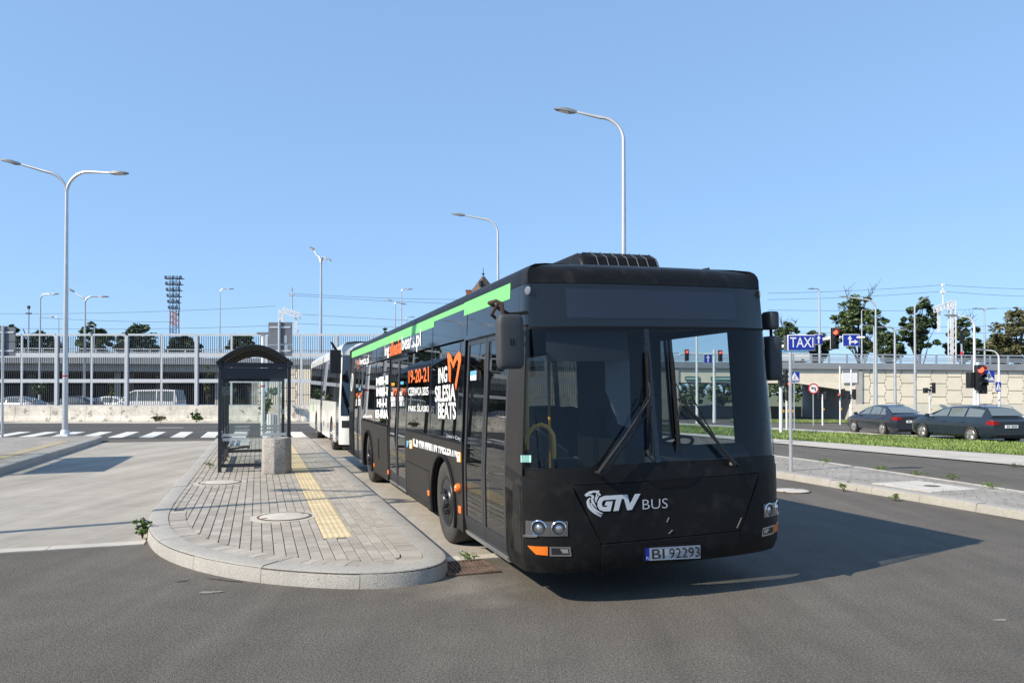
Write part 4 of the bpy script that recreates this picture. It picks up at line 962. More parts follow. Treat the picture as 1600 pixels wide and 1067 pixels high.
mb = MB(); mb.box(.10, .14, .5, 2.45, .42, .468); mb.box(.52, .56, .5, 2.45, .42, .468); mb.build('bench_rail', M_NAVY, shl)
mb = MB(); mb.box(SWd-.05, SWd+.03, SLn-.06, SLn-.045, 1.05, 1.18); mb.build('notice', M_FROST, shl)
# ------------------------------------------------------------------ concrete litter bin, slatted bin
M_WASH = mat('exposed_aggregate', (.40, .37, .34), rough=.95, var=.12, vscale=6, bump=.9, bscale=55, speck=(.2, .18, .17), sscale=60, srange=(.5, .62))
M_WASHB = mat('bin_rim', (.42, .39, .36), rough=.95, var=.1, bump=.3, bscale=60)
t = thing('litter_bin', TS(.36, 15.47, KH), A+.2, 'octagonal exposed aggregate concrete litter bin at the shelter end', 'litter bin')
def octa(r, z, n=8): return [(r*math.cos(2*PI*(i+.5)/n), r*math.sin(2*PI*(i+.5)/n), z) for i in range(n)]
mb = MB(); rows = [octa(.285, 0), octa(.295, .05), octa(.285, .66), octa(.255, .70), octa(.19, .70), octa(.18, .35)]
vs = [p for r_ in rows for p in r_]; mb.add(vs, [(i*8+j, i*8+(j+1) % 8, (i+1)*8+(j+1) % 8, (i+1)*8+j) for i in range(5) for j in range(8)]+[tuple(range(40, 48))]); mb.build('body', M_WASH, t, bevel=.012)
mb = MB(); mb.lathe([(.175, .40), (.175, .695), (.165, .695), (.165, .42)], (0, 0, 0), n=24, close=True); mb.build('liner', M_GALV, t)
p = gp(426, 682, KH); t = thing('slatted_bin', (p.x, p.y, KH), A, 'pale slatted litter bin standing behind the glass shelter', 'litter bin')
for k in range(12):
    a = 2*PI*k/12; mb = MB(); mb.obox((.19*math.cos(a), .19*math.sin(a), .43), (.02, .075, .78), rz=a); mb.build('slat', M_WHITEM, t)
mb = MB(); mb.lathe([(.17, .02), (.17, .8), (.16, .8), (.16, .04)], (0, 0, 0), n=20, close=True); mb.build('liner', M_GALV, t)
mb = MB(); mb.lathe([(.06, 0), (.06, .06)], (0, 0, 0), n=12); mb.build('foot', M_GALV, t)
# ------------------------------------------------------------------ street lamps
def lamp(p, h, arms, r=.085, label='', group=None, band=False, m=M_GALV, head=1.0, base=True):
    t = thing('street_lamp', p, 0, label, 'street lamp', group)
    mb = MB(); mb.tube([(0, 0, 0), (0, 0, h*.5), (0, 0, h-.6)], [r, r*.78, r*.55], 12); mb.build('pole', m, t)
    if base:
        mb = MB(); mb.obox((0, 0, .03), (.42, .42, .06)); mb.lathe([(r*1.5, .0), (r*1.5, .16), (r*1.1, .22)], (0, 0, 0), n=14); mb.build('base', M_WHITEM, t)
    if band:
        mb = MB(); mb.lathe([(r*.95, 2.16), (r*.95, 2.21)], (0, 0, 0), n=14); mb.build('band', M_RED, t)
    for (ang, L, rise) in arms:
        d = Vector((math.cos(ang), math.sin(ang), 0)); pts = [Vector((0, 0, h-.65))]
        n = 8; rad = min(.8, L*.55)
        for i in range(1, n+1):
            a = PI/2*i/n*.93; pts.append(d*(rad*(1-math.cos(a)))+Vector((0, 0, h-.65+rad*math.sin(a))))
        e = d*L+Vector((0, 0, h-.65+rad+rise)); pts.append(e)
        mb = MB(); mb.tube(pts, [r*.52]*(n+1)+[r*.36], 8); am = mb.build('arm', m, t)
        mb = MB(); ax = Vector((d.x, d.y, rise/max(.3, L-rad)*.6)).normalized(); sd = Vector((-d.y, d.x, 0)); up = ax.cross(sd)*-1
        if up.z < 0: up = -up
        rows = []
        for (u, w, zt, zb) in ((-.06, .05, .03, -.03), (.08, .10, .05, -.045), (.22, .155, .06, -.05), (.45, .15, .05, -.03), (.62, .09, .03, -.015), (.68, .03, .015, 0)):
            c = e+ax*(u*head); rows.append([c-sd*w*head+up*zb*head, c-sd*w*head*.7+up*zt*head, c+sd*w*head*.7+up*zt*head, c+sd*w*head+up*zb*head])
        vs = [p_ for r_ in rows for p_ in r_]; K = len(rows)
        mb.add(vs, [(i*4+j, i*4+(j+1) % 4, (i+1)*4+(j+1) % 4, (i+1)*4+j) for i in range(K-1) for j in range(4)]+[(3, 2, 1, 0), tuple(4*(K-1)+j for j in range(4))]); hd = mb.build('lamp_head', M_LAMPHEAD, am)
        mb = MB(); c0 = e+ax*(.2*head)-up*.055*head; c1_ = e+ax*(.5*head)-up*.035*head; w = .11*head
        mb.add([c0-sd*w, c0+sd*w, c1_+sd*w, c1_-sd*w], [(0, 1, 2, 3)]); mb.build('lens', M_LENSC, am, smooth_=False)
    return t
def lamp_px(px, D, top, arms, label, z0=None, **k):
    p = at(px, D, z=z0); zt = CH-(top-HZ)/F*D; return lamp(p, zt-p.z, arms, label=label, **k)
lp = gp(102, 681, .16)
lamp((lp.x, lp.y, .165), 9.5, [(PI+.1, 1.65, .26), (-.05, 1.65, -.05)], .10, 'tall double arm street lamp on the left pavement', band=True)
lamp((-13.4, 5.3, .0), 10.3, [(PI, 2.3, .3), (0, 2.3, .3)], .115, 'double arm street lamp past the left edge casting the long shadow over the island')
lamp_px(975, 22.4, 186, [(PI-.25, 1.5, .25)], 'tall single arm street lamp rising behind the roof of the black bus', z0=.12, r=.105)
lamp_px(778, 36.2, 345, [(PI-.25, 1.75, .25)], 'single arm street lamp above the middle of the black bus', z0=0, r=.10)
lamp_px(501, 46.5, 397, [(PI-.9, 1.1, .45), (-.9, .8, -.2)], 'tall double arm street lamp above the roof of the white coach', z0=0, r=.12)
lamp_px(62, 55, 455, [(-.1, .8, .0)], 'slim single arm lamp with head to the right behind the slatted fence', z0=0, r=.09, base=False)
lamp_px(132, 54, 460, [(PI-.2, .95, .35), (.2, .95, .0)], 'double arm street lamp behind the slatted fence near the tall lamp', z0=0, r=.11, base=False)
lamp_px(91, 84, 490, [(PI, .5, 0)], 'small far lamp with its head to the left behind the fence', z0=4.9, r=.08, base=False)
lamp_px(147, 88, 502, [(PI, .4, 0)], 'small far lamp between the fence posts behind the viaduct railing', z0=4.9, r=.08, base=False)
lamp_px(343, 80, 448, [(.1, .8, 0)], 'slim far lamp above the arched bus shelter', z0=4.9, r=.09, base=False)
lamp_px(617, 75, 466, [(PI-.3, .35, .2), (.2, .5, -.1)], 'far double arm lamp left of its taller neighbour above the bus roof', z0=4.9, r=.1, base=False)
lamp_px(627, 82, 447, [(.1, .6, 0)], 'far single arm lamp standing over the rear half of the bus roof', z0=4.9, r=.1, base=False)
lamp_px(635, 95, 490, [(.2, .4, 0)], 'short far lamp just behind the green striped bus roof', z0=4.9, r=.1, base=False)
lamp_px(1281, 73, 445, [(PI, .5, 0)], 'tall slim lamp on the viaduct behind the blue sign', z0=4.3, r=.13, base=False)
lamp_px(1347, 84, 478, [(0, .4, 0)], 'grey far lamp in front of the leftmost tall tree', z0=4.9, r=.1, base=False)
lamp_px(1369, 62, 470, [(PI-.4, 2.2, .3)], 'lamp with long arm to the left in front of the panel wall', r=.13, base=False)
lamp_px(1366, 64, 500, [(PI, .3, 0)], 'slim pole lamp right beside the long armed lamp', r=.1, base=False)
lamp_px(1398.6, 60, 507, [(PI, .8, 0), (0, .4, 0)], 'short double headed lamp in front of the panel wall above the sedan', r=.13, base=False)
lamp_px(1430, 60, 470, [(.4, 1.0, .3)], 'swan neck lamp with arm to the right in front of the panel wall', r=.12, base=False)
lamp_px(1523, 41, 492, [(PI, 1.0, .05)], 'white lamp over the traffic light with its head to the left', r=.1, m=M_WHITEM, base=False)
lamp_px(1539, 88, 479, [(0, .8, 0), (PI, .8, 0)], 'grey far T shaped lamp behind the viaduct railing', z0=4.9, r=.12, base=False)
lamp_px(1561, 46, 544, [(PI, .9, .05)], 'low white lamp post at the right carrying a small crossing sign', r=.09, m=M_WHITEM, base=False)
# ------------------------------------------------------------------ sign boards seen from behind
def board(px, D, y0, y1, x0, x1, label, z0=KH, split=None, notes=()):
    p = at(px, D, z=z0); z_ = lambda y: CH-(y-HZ)/F*D-z0; x_ = lambda x: (x-px)/F*D
    t = thing('sign_board', p, 0, label, 'sign')
    mb = MB(); mb.tube([(0, 0, 0), (0, 0, z_(y0)+.05)], .045, 10); mb.build('post', M_GALV, t)
    if split is None: split = (y0+y1)/2
    for (a, b_) in ((y0, split-.4), (split+.4, y1)):
        mb = MB(); mb.box(x_(x0), x_(x1), .05, .075, z_(b_), z_(a)); mb.build('board', M_GREYB, t, bevel=.02)
    for (x, y) in notes:
        mb = MB(); mb.box(x_(x-2.5), x_(x+2.5), .043, .049, z_(y+3), z_(y+3.5)+.28); mb.build('label', mat('label_grey', (.3, .34, .4), rough=.5), t)
    mb = MB()
    for y in (y0+8, y1-8): mb.box(x_(x0)+.05, x_(x1)-.05, .03, .049, z_(y)-.03, z_(y)+.03)
    mb.build('bracket', M_GALV, t)
board(436, 25.4, 503, 556, 418, 455.5, 'grey back of a two part sign board behind the shelter roof', split=538, notes=((445, 533), (446, 548)))
board(4, 26.5, 511, 556, -12, 22, 'grey back of a sign board cut by the left picture edge', z0=.16, split=534)
shl2 = copy_tree(shl); shl2.location = (-13.1, 14.37, .16); shl2['label'] = 'second arched bus shelter past the left edge casting the square shadow on the lane'
p = gp(411, 680.5, KH); t = thing('white_pole', (p.x, p.y, KH), 0, 'white post with flat grey cap and red band seen through the shelter', 'pole')
mb = MB(); mb.tube([(0, 0, 0), (0, 0, 3.75)], .075, 12); mb.build('pole', M_WHITEM, t)
mb = MB(); mb.box(-.2, .2, -.12, .12, 3.75, 3.82); mb.build('cap', M_LAMPHEAD, t)
mb = MB(); mb.lathe([(.078, 1.8), (.078, 1.86)], (0, 0, 0), n=14); mb.build('band', M_RED, t)
# ------------------------------------------------------------------ fence on concrete barriers
FD = 44.0
fx_ = lambda px: (px-800)/F*FD
fz_ = lambda y: CH-(y-HZ)/F*FD
fence = thing('slatted_fence', (fx_(88.7), FD, 0), 0, 'tall pale grey steel fence with thin dark vertical bars', 'fence')
bars = MB(); x0f = fx_(88.7); pitch = 109.2/F*FD
M_FGREY = mat('fence_grey', (.50, .52, .55), rough=.5, var=.05)
pm = MB(); pm.box(-.09, .09, -.1, .1, .9, 5.15); pme = pm.mesh('post', M_FGREY)
qm_ = MB(); qm_.box(-.055, .055, -.04, .04, .95, 5.15); qme = qm_.mesh('mid_post', M_FGREY)
for k in range(-2, 8):
    inst('post', pme, fence, (k*pitch, 0, 0)); inst('mid_post', qme, fence, (k*pitch+pitch/2, 0, 0))
    for y, h in ((523, .12), (555, .26), (595, .22), (634, .14)):
        z = fz_(y)
        for a, b_ in ((k*pitch+.09, (k+.5)*pitch-.055), ((k+.5)*pitch+.055, (k+1)*pitch-.09)):
            mb = MB(); mb.box(a, b_, -.05, .05, z-h/2, z+h/2); mb.build('rail', M_FGREY, fence, smooth_=False)
    n = int(pitch/.127)
    bb = MB()
    for i in range(1, n):
        x = k*pitch+i*pitch/n; bb.box(x-.014, x+.014, .055, .085, .95, 5.1)
    o = bb.build('bars', M_BLACKM, fence, smooth_=False); o['kind'] = 'stuff'
jb = MB(); prof = [(-.30, 0), (-.30, .08), (-.17, .34), (-.11, .93), (.11, .93), (.17, .34), (.30, .08), (.30, 0)]
jb.prism([(.01, y, z) for y, z in prof], (pitch/2-.02, 0, 0)); jme = jb.mesh('concrete_barrier', M_BARR)
NB = 20
for i in range(NB):
    o = bpy.data.objects.new('concrete_barrier', jme); COL.objects.link(o); o.location = (x0f+(i-4)*pitch/2, FD-.42, .03); o.rotation_euler = (0, 0, rnd.uniform(-.008, .008))
    px_ = 800+F*(o.location.x+pitch/4)/FD
    tag(o, 'stained pale concrete barrier, number %s from the left in the row under the fence' % ('first second third fourth fifth sixth seventh eighth ninth tenth eleventh twelfth thirteenth fourteenth fifteenth sixteenth seventeenth eighteenth nineteenth twentieth'.split()[i]), 'barrier', 'concrete barriers under the fence')
# ------------------------------------------------------------------ plants
def leaf_mesh(centers, n, spread, size, seed, droop=.0, flat=.35):
    r_ = np.random.default_rng(seed); C_ = np.array(centers); k = len(C_)
    idx = r_.integers(0, k, n); off = r_.normal(0, 1, (n, 3)); off /= np.linalg.norm(off, axis=1)[:, None]; off *= (r_.random(n)**.45)[:, None]
    sp = np.array([c[3] for c in centers])[idx] if len(centers[0]) > 3 else np.full(n, spread)
    P = C_[idx][:, :3]+off*sp[:, None]*np.array([1, 1, .75])
    a = r_.normal(0, 1, (n, 3)); a[:, 2] *= flat; a /= np.linalg.norm(a, axis=1)[:, None]; b = np.cross(a, r_.normal(0, 1, (n, 3))); b /= np.linalg.norm(b, axis=1)[:, None]
    s_ = size*r_.uniform(.55, 1.3, n)[:, None]; a, b = a*s_, b*s_*.55
    V = np.stack([P-a, P+b, P+a, P-b], 1).reshape(-1, 3)
    me = bpy.data.meshes.new('leaves'); me.vertices.add(4*n); me.vertices.foreach_set('co', V.ravel()); me.loops.add(4*n); me.loops.foreach_set('vertex_index', np.arange(4*n)); me.polygons.add(n); me.polygons.foreach_set('loop_start', np.arange(0, 4*n, 4)); me.polygons.foreach_set('loop_total', np.full(n, 4)); me.update(); me.validate()
    return me
def leafmat(name, col):
    if name in MATS: return MATS[name]
    m = mat(name, col, rough=.6, island=.45, var=.2, vscale=.25, spec=.3)
    return m
L_DARK = leafmat('leaf_dark', (.060, .092, .040)); L_MID = leafmat('leaf_mid', (.09, .13, .05)); L_OLIVE = leafmat('leaf_olive', (.125, .125, .06)); L_YEL = leafmat('leaf_yellow', (.22, .25, .06)); L_FRESH = leafmat('leaf_fresh', (.10, .17, .03))
def tree(p, h, rx, rz, label, lm, seed, n=5200, size=.24, trunk=.22, group=None, clumps=52, bare=0, cz=None, name='tree'):
    r_ = random.Random(seed); t = thing(name, p, r_.uniform(0, 6), label, 'tree', group)
    cz = cz or h-rz; cen = []
    for _ in range(clumps):
        while True:
            u = Vector((r_.uniform(-1, 1), r_.uniform(-1, 1), r_.uniform(-1, 1)))
            if .25 < u.length < 1: break
        k = r_.uniform(.11, .26); sh = 1.0-.35*max(0, u.z)
        cen.append((u.x*rx*sh*.85, u.y*rx*sh*.85, cz+u.z*rz*.9, rx*k))
    mb = MB(); mb.tube([(0, 0, -.3), (r_.uniform(-.1, .1), 0, h*.25), (r_.uniform(-.3, .3), r_.uniform(-.3, .3), h*.6), (0, 0, h*.86)], [trunk, trunk*.8, trunk*.5, trunk*.15], 8)
    for c in cen[::2]:
        s0 = Vector((0, 0, max(h*.2, c[2]-rz*.75))); e = Vector(c[:3]); mid = (s0+e)/2+Vector((0, 0, -.1*rz)); mb.tube([s0, mid, e], [trunk*.34, trunk*.22, trunk*.06], 5)
    for k in range(bare):
        a = r_.uniform(0, 6.28); e = Vector((math.cos(a)*rx*.55, math.sin(a)*rx*.55, cz+rz*r_.uniform(.95, 1.2))); s0 = Vector((0, 0, cz))
        mb.tube([s0, (s0+e)/2+Vector((.3, 0, .2)), e], [.1, .06, .02], 5)
        for j in range(4):
            q = s0+(e-s0)*r_.uniform(.55, .95); mb.tube([q, q+Vector((r_.uniform(-1, 1), r_.uniform(-1, 1), r_.uniform(.3, 1.2)))], [.03, .012], 4)
    mb.build('trunk', M_BARK, t)
    me = leaf_mesh(cen, n, 1, size, seed); me.materials.append(lm); o = bpy.data.objects.new('crown', me); COL.objects.link(o); o.parent = t
    return t
def tree_px(px, D, top, wpx, hpx, label, lm, seed, **k):
    z0 = -1.0 if D > 80 else g((px-800)/F*D, D); p = at(px, D, z=z0); h = CH-(top-HZ)/F*D-z0; rx = wpx/2/F*D; rz = hpx/2/F*D
    return tree(p, h, rx, rz, label, lm, seed, **k)
tree_px(12, 108, 504, 62, 60, 'dark green tree at the left picture edge behind the viaduct', L_DARK, 1)
tree_px(62, 112, 516, 70, 60, 'low dark tree left of the tall double lamp behind the viaduct', L_DARK, 2)
tree_px(145, 106, 500, 74, 70, 'broad dark tree just right of the tall double lamp behind the viaduct', L_MID, 3)
tree_px(216, 104, 503, 74, 70, 'round dark tree left of the stadium light mast', L_DARK, 4)
tree_px(290, 115, 519, 60, 50, 'low dark tree right of the stadium light mast', L_DARK, 5)
tree_px(381, 116, 519, 60, 40, 'low dark tree behind the viaduct above the bus shelter', L_DARK, 6)
tree_px(600, 95, 512, 26, 30, 'small green tree top peeking over the green striped bus roof', L_FRESH, 7, clumps=14, n=1200)
tree_px(1232, 96, 500, 52, 70, 'thin dark tree with bare upper twigs beside the bus mirror', L_DARK, 8, bare=5)
tree_px(1275, 98, 512, 60, 60, 'dark tree behind the taxi sign and blue road sign', L_DARK, 9)
tree_px(1342, 92, 452, 94, 110, 'tall leafy tree behind the viaduct above the white information board', L_MID, 10, n=6400, clumps=64, bare=3)
tree_px(1438, 94, 460, 66, 104, 'tall narrow dark tree left of the white railway gantry', L_DARK, 11, n=5200, clumps=56)
tree_px(1390, 102, 518, 60, 50, 'low dark tree in the gap between the two tallest trees', L_DARK, 12)
tree_px(1505, 97, 492, 56, 80, 'dark tree with bare top branches behind the railway gantry', L_DARK, 13, n=4200, bare=5)
tree_px(1592, 90, 480, 96, 90, 'olive leaved tree at the right picture edge', L_OLIVE, 14, n=6400, clumps=60)
tree_px(1555, 100, 532, 80, 40, 'low bushy tree left of the olive leaved tree', L_MID, 15)
tree_px(325, 51, 569, 14, 56, 'slim young yellow green tree behind the fence near the shelter', L_YEL, 16, n=700, clumps=10, size=.14, trunk=.04)
tree_px(64, 50, 597, 28, 20, 'small round young tree behind the fence at the left', L_FRESH, 17, n=700, clumps=10, size=.13, trunk=.04)
tree_px(173, 52, 588, 9, 34, 'slim young pale tree behind the fence right of the tall lamp', L_YEL, 18, n=500, clumps=8, size=.14, trunk=.04)
tree_px(360, 53, 590, 26, 26, 'young yellow green tree behind the shelter and the fence', L_YEL, 19, n=600, clumps=8, size=.14, trunk=.04)
for i, (x, y, h, w, lab) in enumerate(((-30, -42, 9, 9, 'far left'), (-17, -46, 7, 7, 'left'), (-7, -40, 6, 6, 'middle left'), (3, -48, 9, 9, 'middle'), (14, -44, 7, 8, 'middle right'), (26, -50, 11, 10, 'right'), (40, -46, 10, 10, 'far right'))):
    tree((x, y, 0), h, w*.55, h*.42, 'dark tree behind the viewer, mirrored in the windscreen, %s of its row' % lab, L_DARK, 80+i, n=2200, clumps=40, group='trees mirrored in the windscreen')
for i, (px, top, w, lab) in enumerate(((1080, 574, 70, 'leftmost'), (1130, 578, 70, 'second from the left'), (1180, 572, 80, 'third from the left'), (1235, 570, 80, 'rightmost'))):
    tree_px(px, 100+4*i, top, w, 62, 'bushy tree beyond the underpass, %s of four' % lab, L_MID, 120+i, n=2600, clumps=44, group='trees beyond the underpass')
def weed(p, h, r_, label, lm, seed, n=120, size=.05, cat='plant', name='weed', clumps=9):
    rr = random.Random(seed); t = thing(name, p, 0, label, cat); cen = []; mb = MB()
    for k in range(clumps):
        a = rr.uniform(0, 6.28); d = r_*rr.random()**.6; e = (d*math.cos(a), d*math.sin(a), h*rr.uniform(.35, 1.0)); cen.append((*e, r_*.35)); mb.tube([(0, 0, 0), (e[0]*.4, e[1]*.4, e[2]*.6), e], [.008*h*2, .005*h*2, .002*h*2], 5)
    mb.build('stem', leafmat('stem_green', (.08, .09, .03)), t)
    me = leaf_mesh(cen, n, 1, size, seed, flat=.6); me.materials.append(lm); o = bpy.data.objects.new('leaves', me); COL.objects.link(o); o.parent = t
p = gp(224, 842); weed(p, .23, .09, 'green weed with reddish tips growing at the kerb of the island', leafmat('leaf_weed', (.09, .15, .03)), 31, n=420, size=.020, clumps=18)
p = gp(16, 658); weed(Vector((p.x, 41.9, .03)), 1.15, .75, 'leafy bush in front of the barriers at the left edge', L_FRESH, 32, n=900, size=.12, name='bush', cat='bush', clumps=16)
p = gp(262, 660); weed(Vector((p.x, 42.0, .03)), .3, .45, 'low dry weed at the foot of the barriers left of the shelter', L_OLIVE, 33, n=160, size=.08)
p = gp(337, 658); weed(Vector((p.x, 42.0, .03)), .55, .35, 'green weed at the foot of the barriers just left of the shelter', L_FRESH, 34, n=220, size=.09)
p = gp(462, 655); weed(Vector((p.x, 42.0, .03)), 2.2, .8, 'thin grey green shrub before the barriers right of the shelter', L_MID, 45, n=500, size=.1, name='bush', cat='bush')
for i, (px, py, h, lab) in enumerate(((1317, 768, .2, 'tall grassy weed at the right kerb face'), (1434, 742, .07, 'flat weed patch on the right island by the access cover'), (1487, 750, .12, 'bright weed tuft at the back edge of the right island'), (1550, 762, .08, 'small weed tuft near the right picture edge on the island'), (1289, 722, .06, 'small weed tuft near the foot of the taxi sign'), (1590, 730, .06, 'dark weed patch on the pale footpath at the right edge'), (1376, 733, .05, 'tiny weed tuft on the paved island between taxi sign and access cover'), (352, 722, .14, 'grass tuft at the inner left kerb beside the shelter'), (328, 730, .1, 'short grass tuft at the left island kerb before the shelter'), (735, 872, .05, 'small green weed between the drain grate and the front wheel'), (1396, 782, .1, 'small weed in a joint of the right kerb'))):
    on = KH if 300 < px < 400 else (.12 if 1240 < px < 1560 and py < 765 else 0.0)
    p = gp(px, py, on if on else None) if on else gp(px, py); weed(p, h, .10 if h > .08 else .16, lab, L_FRESH if i != 5 else L_DARK, 60+i, n=130, size=.016, clumps=10, name='weed')
rr = random.Random(5); mb = MB()
for _ in range(900):
    s_ = rr.uniform(4, 22); tt = rr.uniform(10.35, 11.6+.05*s_); q = TS(tt, s_, .112)
    if rr.random() < .55*abs(math.sin(s_*2.1)*math.sin(tt*5)): continue
    for k in range(3):
        a = rr.uniform(0, 6.28); d = rr.uniform(.008, .03); hh = rr.uniform(.005, .03); mb.add([(q.x, q.y, q.z), (q.x+.008, q.y, q.z), (q.x+d*math.cos(a), q.y+d*math.sin(a), q.z+hh)], [(0, 1, 2)])
tag(mb.build('joint_grass', L_MID, smooth_=False, fix=False), 'sparse grass blades in the joints of the right paved island', 'grass', kind='stuff')
# ------------------------------------------------------------------ viaduct with retaining walls
VA = 0.0; VD = 72.0; VO = Vector((-50, VD, .35))
def vpx(px): return (px-800)/F*VD+50
via = thing('viaduct', VO, VA, 'long concrete viaduct with metal railing across the background', 'viaduct'); via.rotation_euler = (0, .0075, 0); VMX = Matrix.Translation(VO) @ Matrix.Rotation(.0075, 4, 'Y')
xa, xb, xc, xd, xe = -60, vpx(392), vpx(1060), vpx(1335), 150
mb = MB(); mb.box(xa, xe, -.25, .35, 4.25, 4.9); mb.build('edge_beam', M_EDGE, via, bevel=.03)
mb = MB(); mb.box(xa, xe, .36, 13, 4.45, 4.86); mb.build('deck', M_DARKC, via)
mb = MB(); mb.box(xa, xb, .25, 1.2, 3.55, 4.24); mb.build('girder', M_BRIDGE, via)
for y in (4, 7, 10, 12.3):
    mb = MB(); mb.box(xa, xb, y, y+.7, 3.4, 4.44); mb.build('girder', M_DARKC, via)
for px in (-60, 168, 178, 330):
    for y in (2.0, 10.5):
        mb = MB(); mb.box(vpx(px)-.45, vpx(px)+.45, y, y+.9, -.2, 3.54 if y < 3 else 3.39); mb.build('pier', M_BRIDGE, via, bevel=.05)
mb = MB(); mb.box(xa, xb, 13.2, 13.6, -.2, 4.3); mb.build('back_wall', M_DARKC, via)
mb = MB(); mb.box(xb, xb+.6, .0, 13, -.3, 4.24); mb.build('abutment', M_BRIDGE, via)
# underpass
mb = MB(); mb.box(xc, xd, .02, .7, 2.87, 4.245); mb.build('lintel', M_BEIGE, via)
mb = MB(); mb.prism([(xd-5.5, -.02, 2.868), (xd, -.02, 2.868), (xd, -.02, 2.1)], (0, .7, 0)); mb.build('haunch', M_BEIGE, via)
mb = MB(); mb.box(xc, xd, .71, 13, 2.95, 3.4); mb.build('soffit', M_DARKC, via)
for x0, x1 in ((xc-.7, xc-.01), (xd+.01, xd+.75)):
    mb = MB(); mb.box(x0, x1, -.12, 13, -1.4, 4.24); mb.build('abutment', M_BRIDGE, via, bevel=.03)
mb = MB(); mb.box(xc, xd, 13.2, 13.5, -1.3, .4); mb.build('far_parapet', M_BRIDGE, via)
# puzzle shaped wall panels
def panel_wall(x0, x1, zb, zt, name='wall'):
    mb = MB(); mb.box(x0, x1, .105, .4, zb, zt); w = mb.build(name, M_DARKC, via)
    pw, ph = 1.5, 1.3; n = int((x1-x0)/pw)+2; cache = {}
    for c in range(n):
        for r_ in range(-1, 5):
            cx = x0+c*pw; cz = zb+.2+r_*ph+(ph/2 if c % 2 else 0); a, b_ = .775, .665; h = ph/2-.03; k = ph/4-.018
            k1 = ph/4-.04
            P = [(-b_, -h), (b_, -h), (b_, -k-.0), (a, -k1), (a, k1), (b_, k+.0), (b_, h), (-b_, h), (-b_, k+.0), (-a, k1), (-a, -k1), (-b_, -k-.0)]
            q = clip([(cx+x, cz+z) for x, z in P], [(x0, zb), (x1, zb), (x1, zt), (x0, zt)])
            if len(q) < 3: continue
            if max(z for x, z in q)-min(z for x, z in q) < .06 or max(x for x, z in q)-min(x for x, z in q) < .06: continue
            if len(q) == 12 and not (cx-a < x0 or cx+a > x1 or cz-h < zb or cz+h > zt):
                if 'm' not in cache:
                    m2 = MB(); m2.prism([(x, 0, z) for x, z in P], (0, .1, 0)); cache['m'] = m2.mesh('wall_panel', M_BEIGE, False)
                inst('wall_panel', cache['m'], via, (cx, .0, cz))
            else:
                m2 = MB(); m2.prism([(x, 0, z) for x, z in q], (0, .1, 0)); m2.build('wall_panel', M_BEIGE, via, smooth_=False)
panel_wall(xd+.78, vpx(1600)+12, -1.15, 4.24)
panel_wall(xb+.62, vpx(560), -.1, 4.24)
mb = MB(); mb.box(vpx(560), xc-.72, .02, .4, -1.2, 4.24); mb.build('wall', M_BEIGE, via)
# railing
pst = MB(); pst.box(-.07, .07, -.06, .06, 0, .82); pstm = pst.mesh('railing_post', M_GALV, False)
x = xa+1
while x < xe-30:
    if not vpx(560) < x < vpx(1040): inst('railing_post', pstm, via, (x, 0, 4.9))
    x += 1.75
for z, h in ((5.72, .11), (5.10, .10), (5.28, .10), (5.45, .07)):
    mb = MB(); mb.box(xa, xe-20, -.10, -.065, z-h/2, z+h/2); mb.build('railing_bar', M_GALV, via)
# signs fixed to the underpass lintel
M_GSIGN = mat('sign_green', (.02, .16, .11), rough=.4)
for (a, b_) in ((1070, 1092), (1110, 1146)):
    t = thing('direction_sign', VMX @ Vector((vpx(a), -.1, 3.05)), VA, 'small green direction sign fixed over the underpass, %s of the two' % ('left' if a == 1070 else 'right'), 'sign')
    mb = MB(); mb.box(0, vpx(b_)-vpx(a), 0, .05, 0, .42); mb.build('plate', M_GSIGN, t)
    mb = MB(); mb.box(.1, vpx(b_)-vpx(a)-.1, -.006, 0, .14, .28); mb.build('print', M_FROST, t)
t = thing('information_board', VMX @ Vector((vpx(1314.5), -.2, 2.95)), VA, 'white information board with thin print beside the underpass', 'sign')
mb = MB(); mb.box(0, vpx(1338)-vpx(1314.5), 0, .06, 0, 1.2); mb.build('board', M_WHITE, t)
mb = MB(); mb.box(.02, vpx(1338)-vpx(1314.5)-.02, -.008, 0, 1.0, 1.17); mb.build('print', M_GREYB, t)
# low concrete walls in front of the panel wall
def lowwall(pxs, D0, D1, ht, label):
    mb = MB(); a, b_ = at(pxs[0], D0), at(pxs[1], D1); d = (b_-a).normalized(); nrm = Vector((-d.y, d.x, 0)).normalized()
    pr = [(-.28, -.5), (-.16, ht*.35), (-.1, ht), (.1, ht), (.16, ht*.35), (.28, -.5)]
    a2, b2 = a+nrm*0, b_
    vs = [a+nrm*y+Vector((0, 0, z)) for y, z in pr]+[b_+nrm*y+Vector((0, 0, z)) for y, z in pr]
    mb.add(vs, [tuple(range(5, -1, -1)), tuple(range(6, 12))]+[(i, (i+1) % 6, 6+(i+1) % 6, 6+i) for i in range(6)]); o = mb.build('low_wall', M_BEIGE, smooth_=False); tag(o, label, 'wall')
lowwall((1328, 1640), 63, 66, 1.5, 'low pale concrete wall running behind the two dark cars')
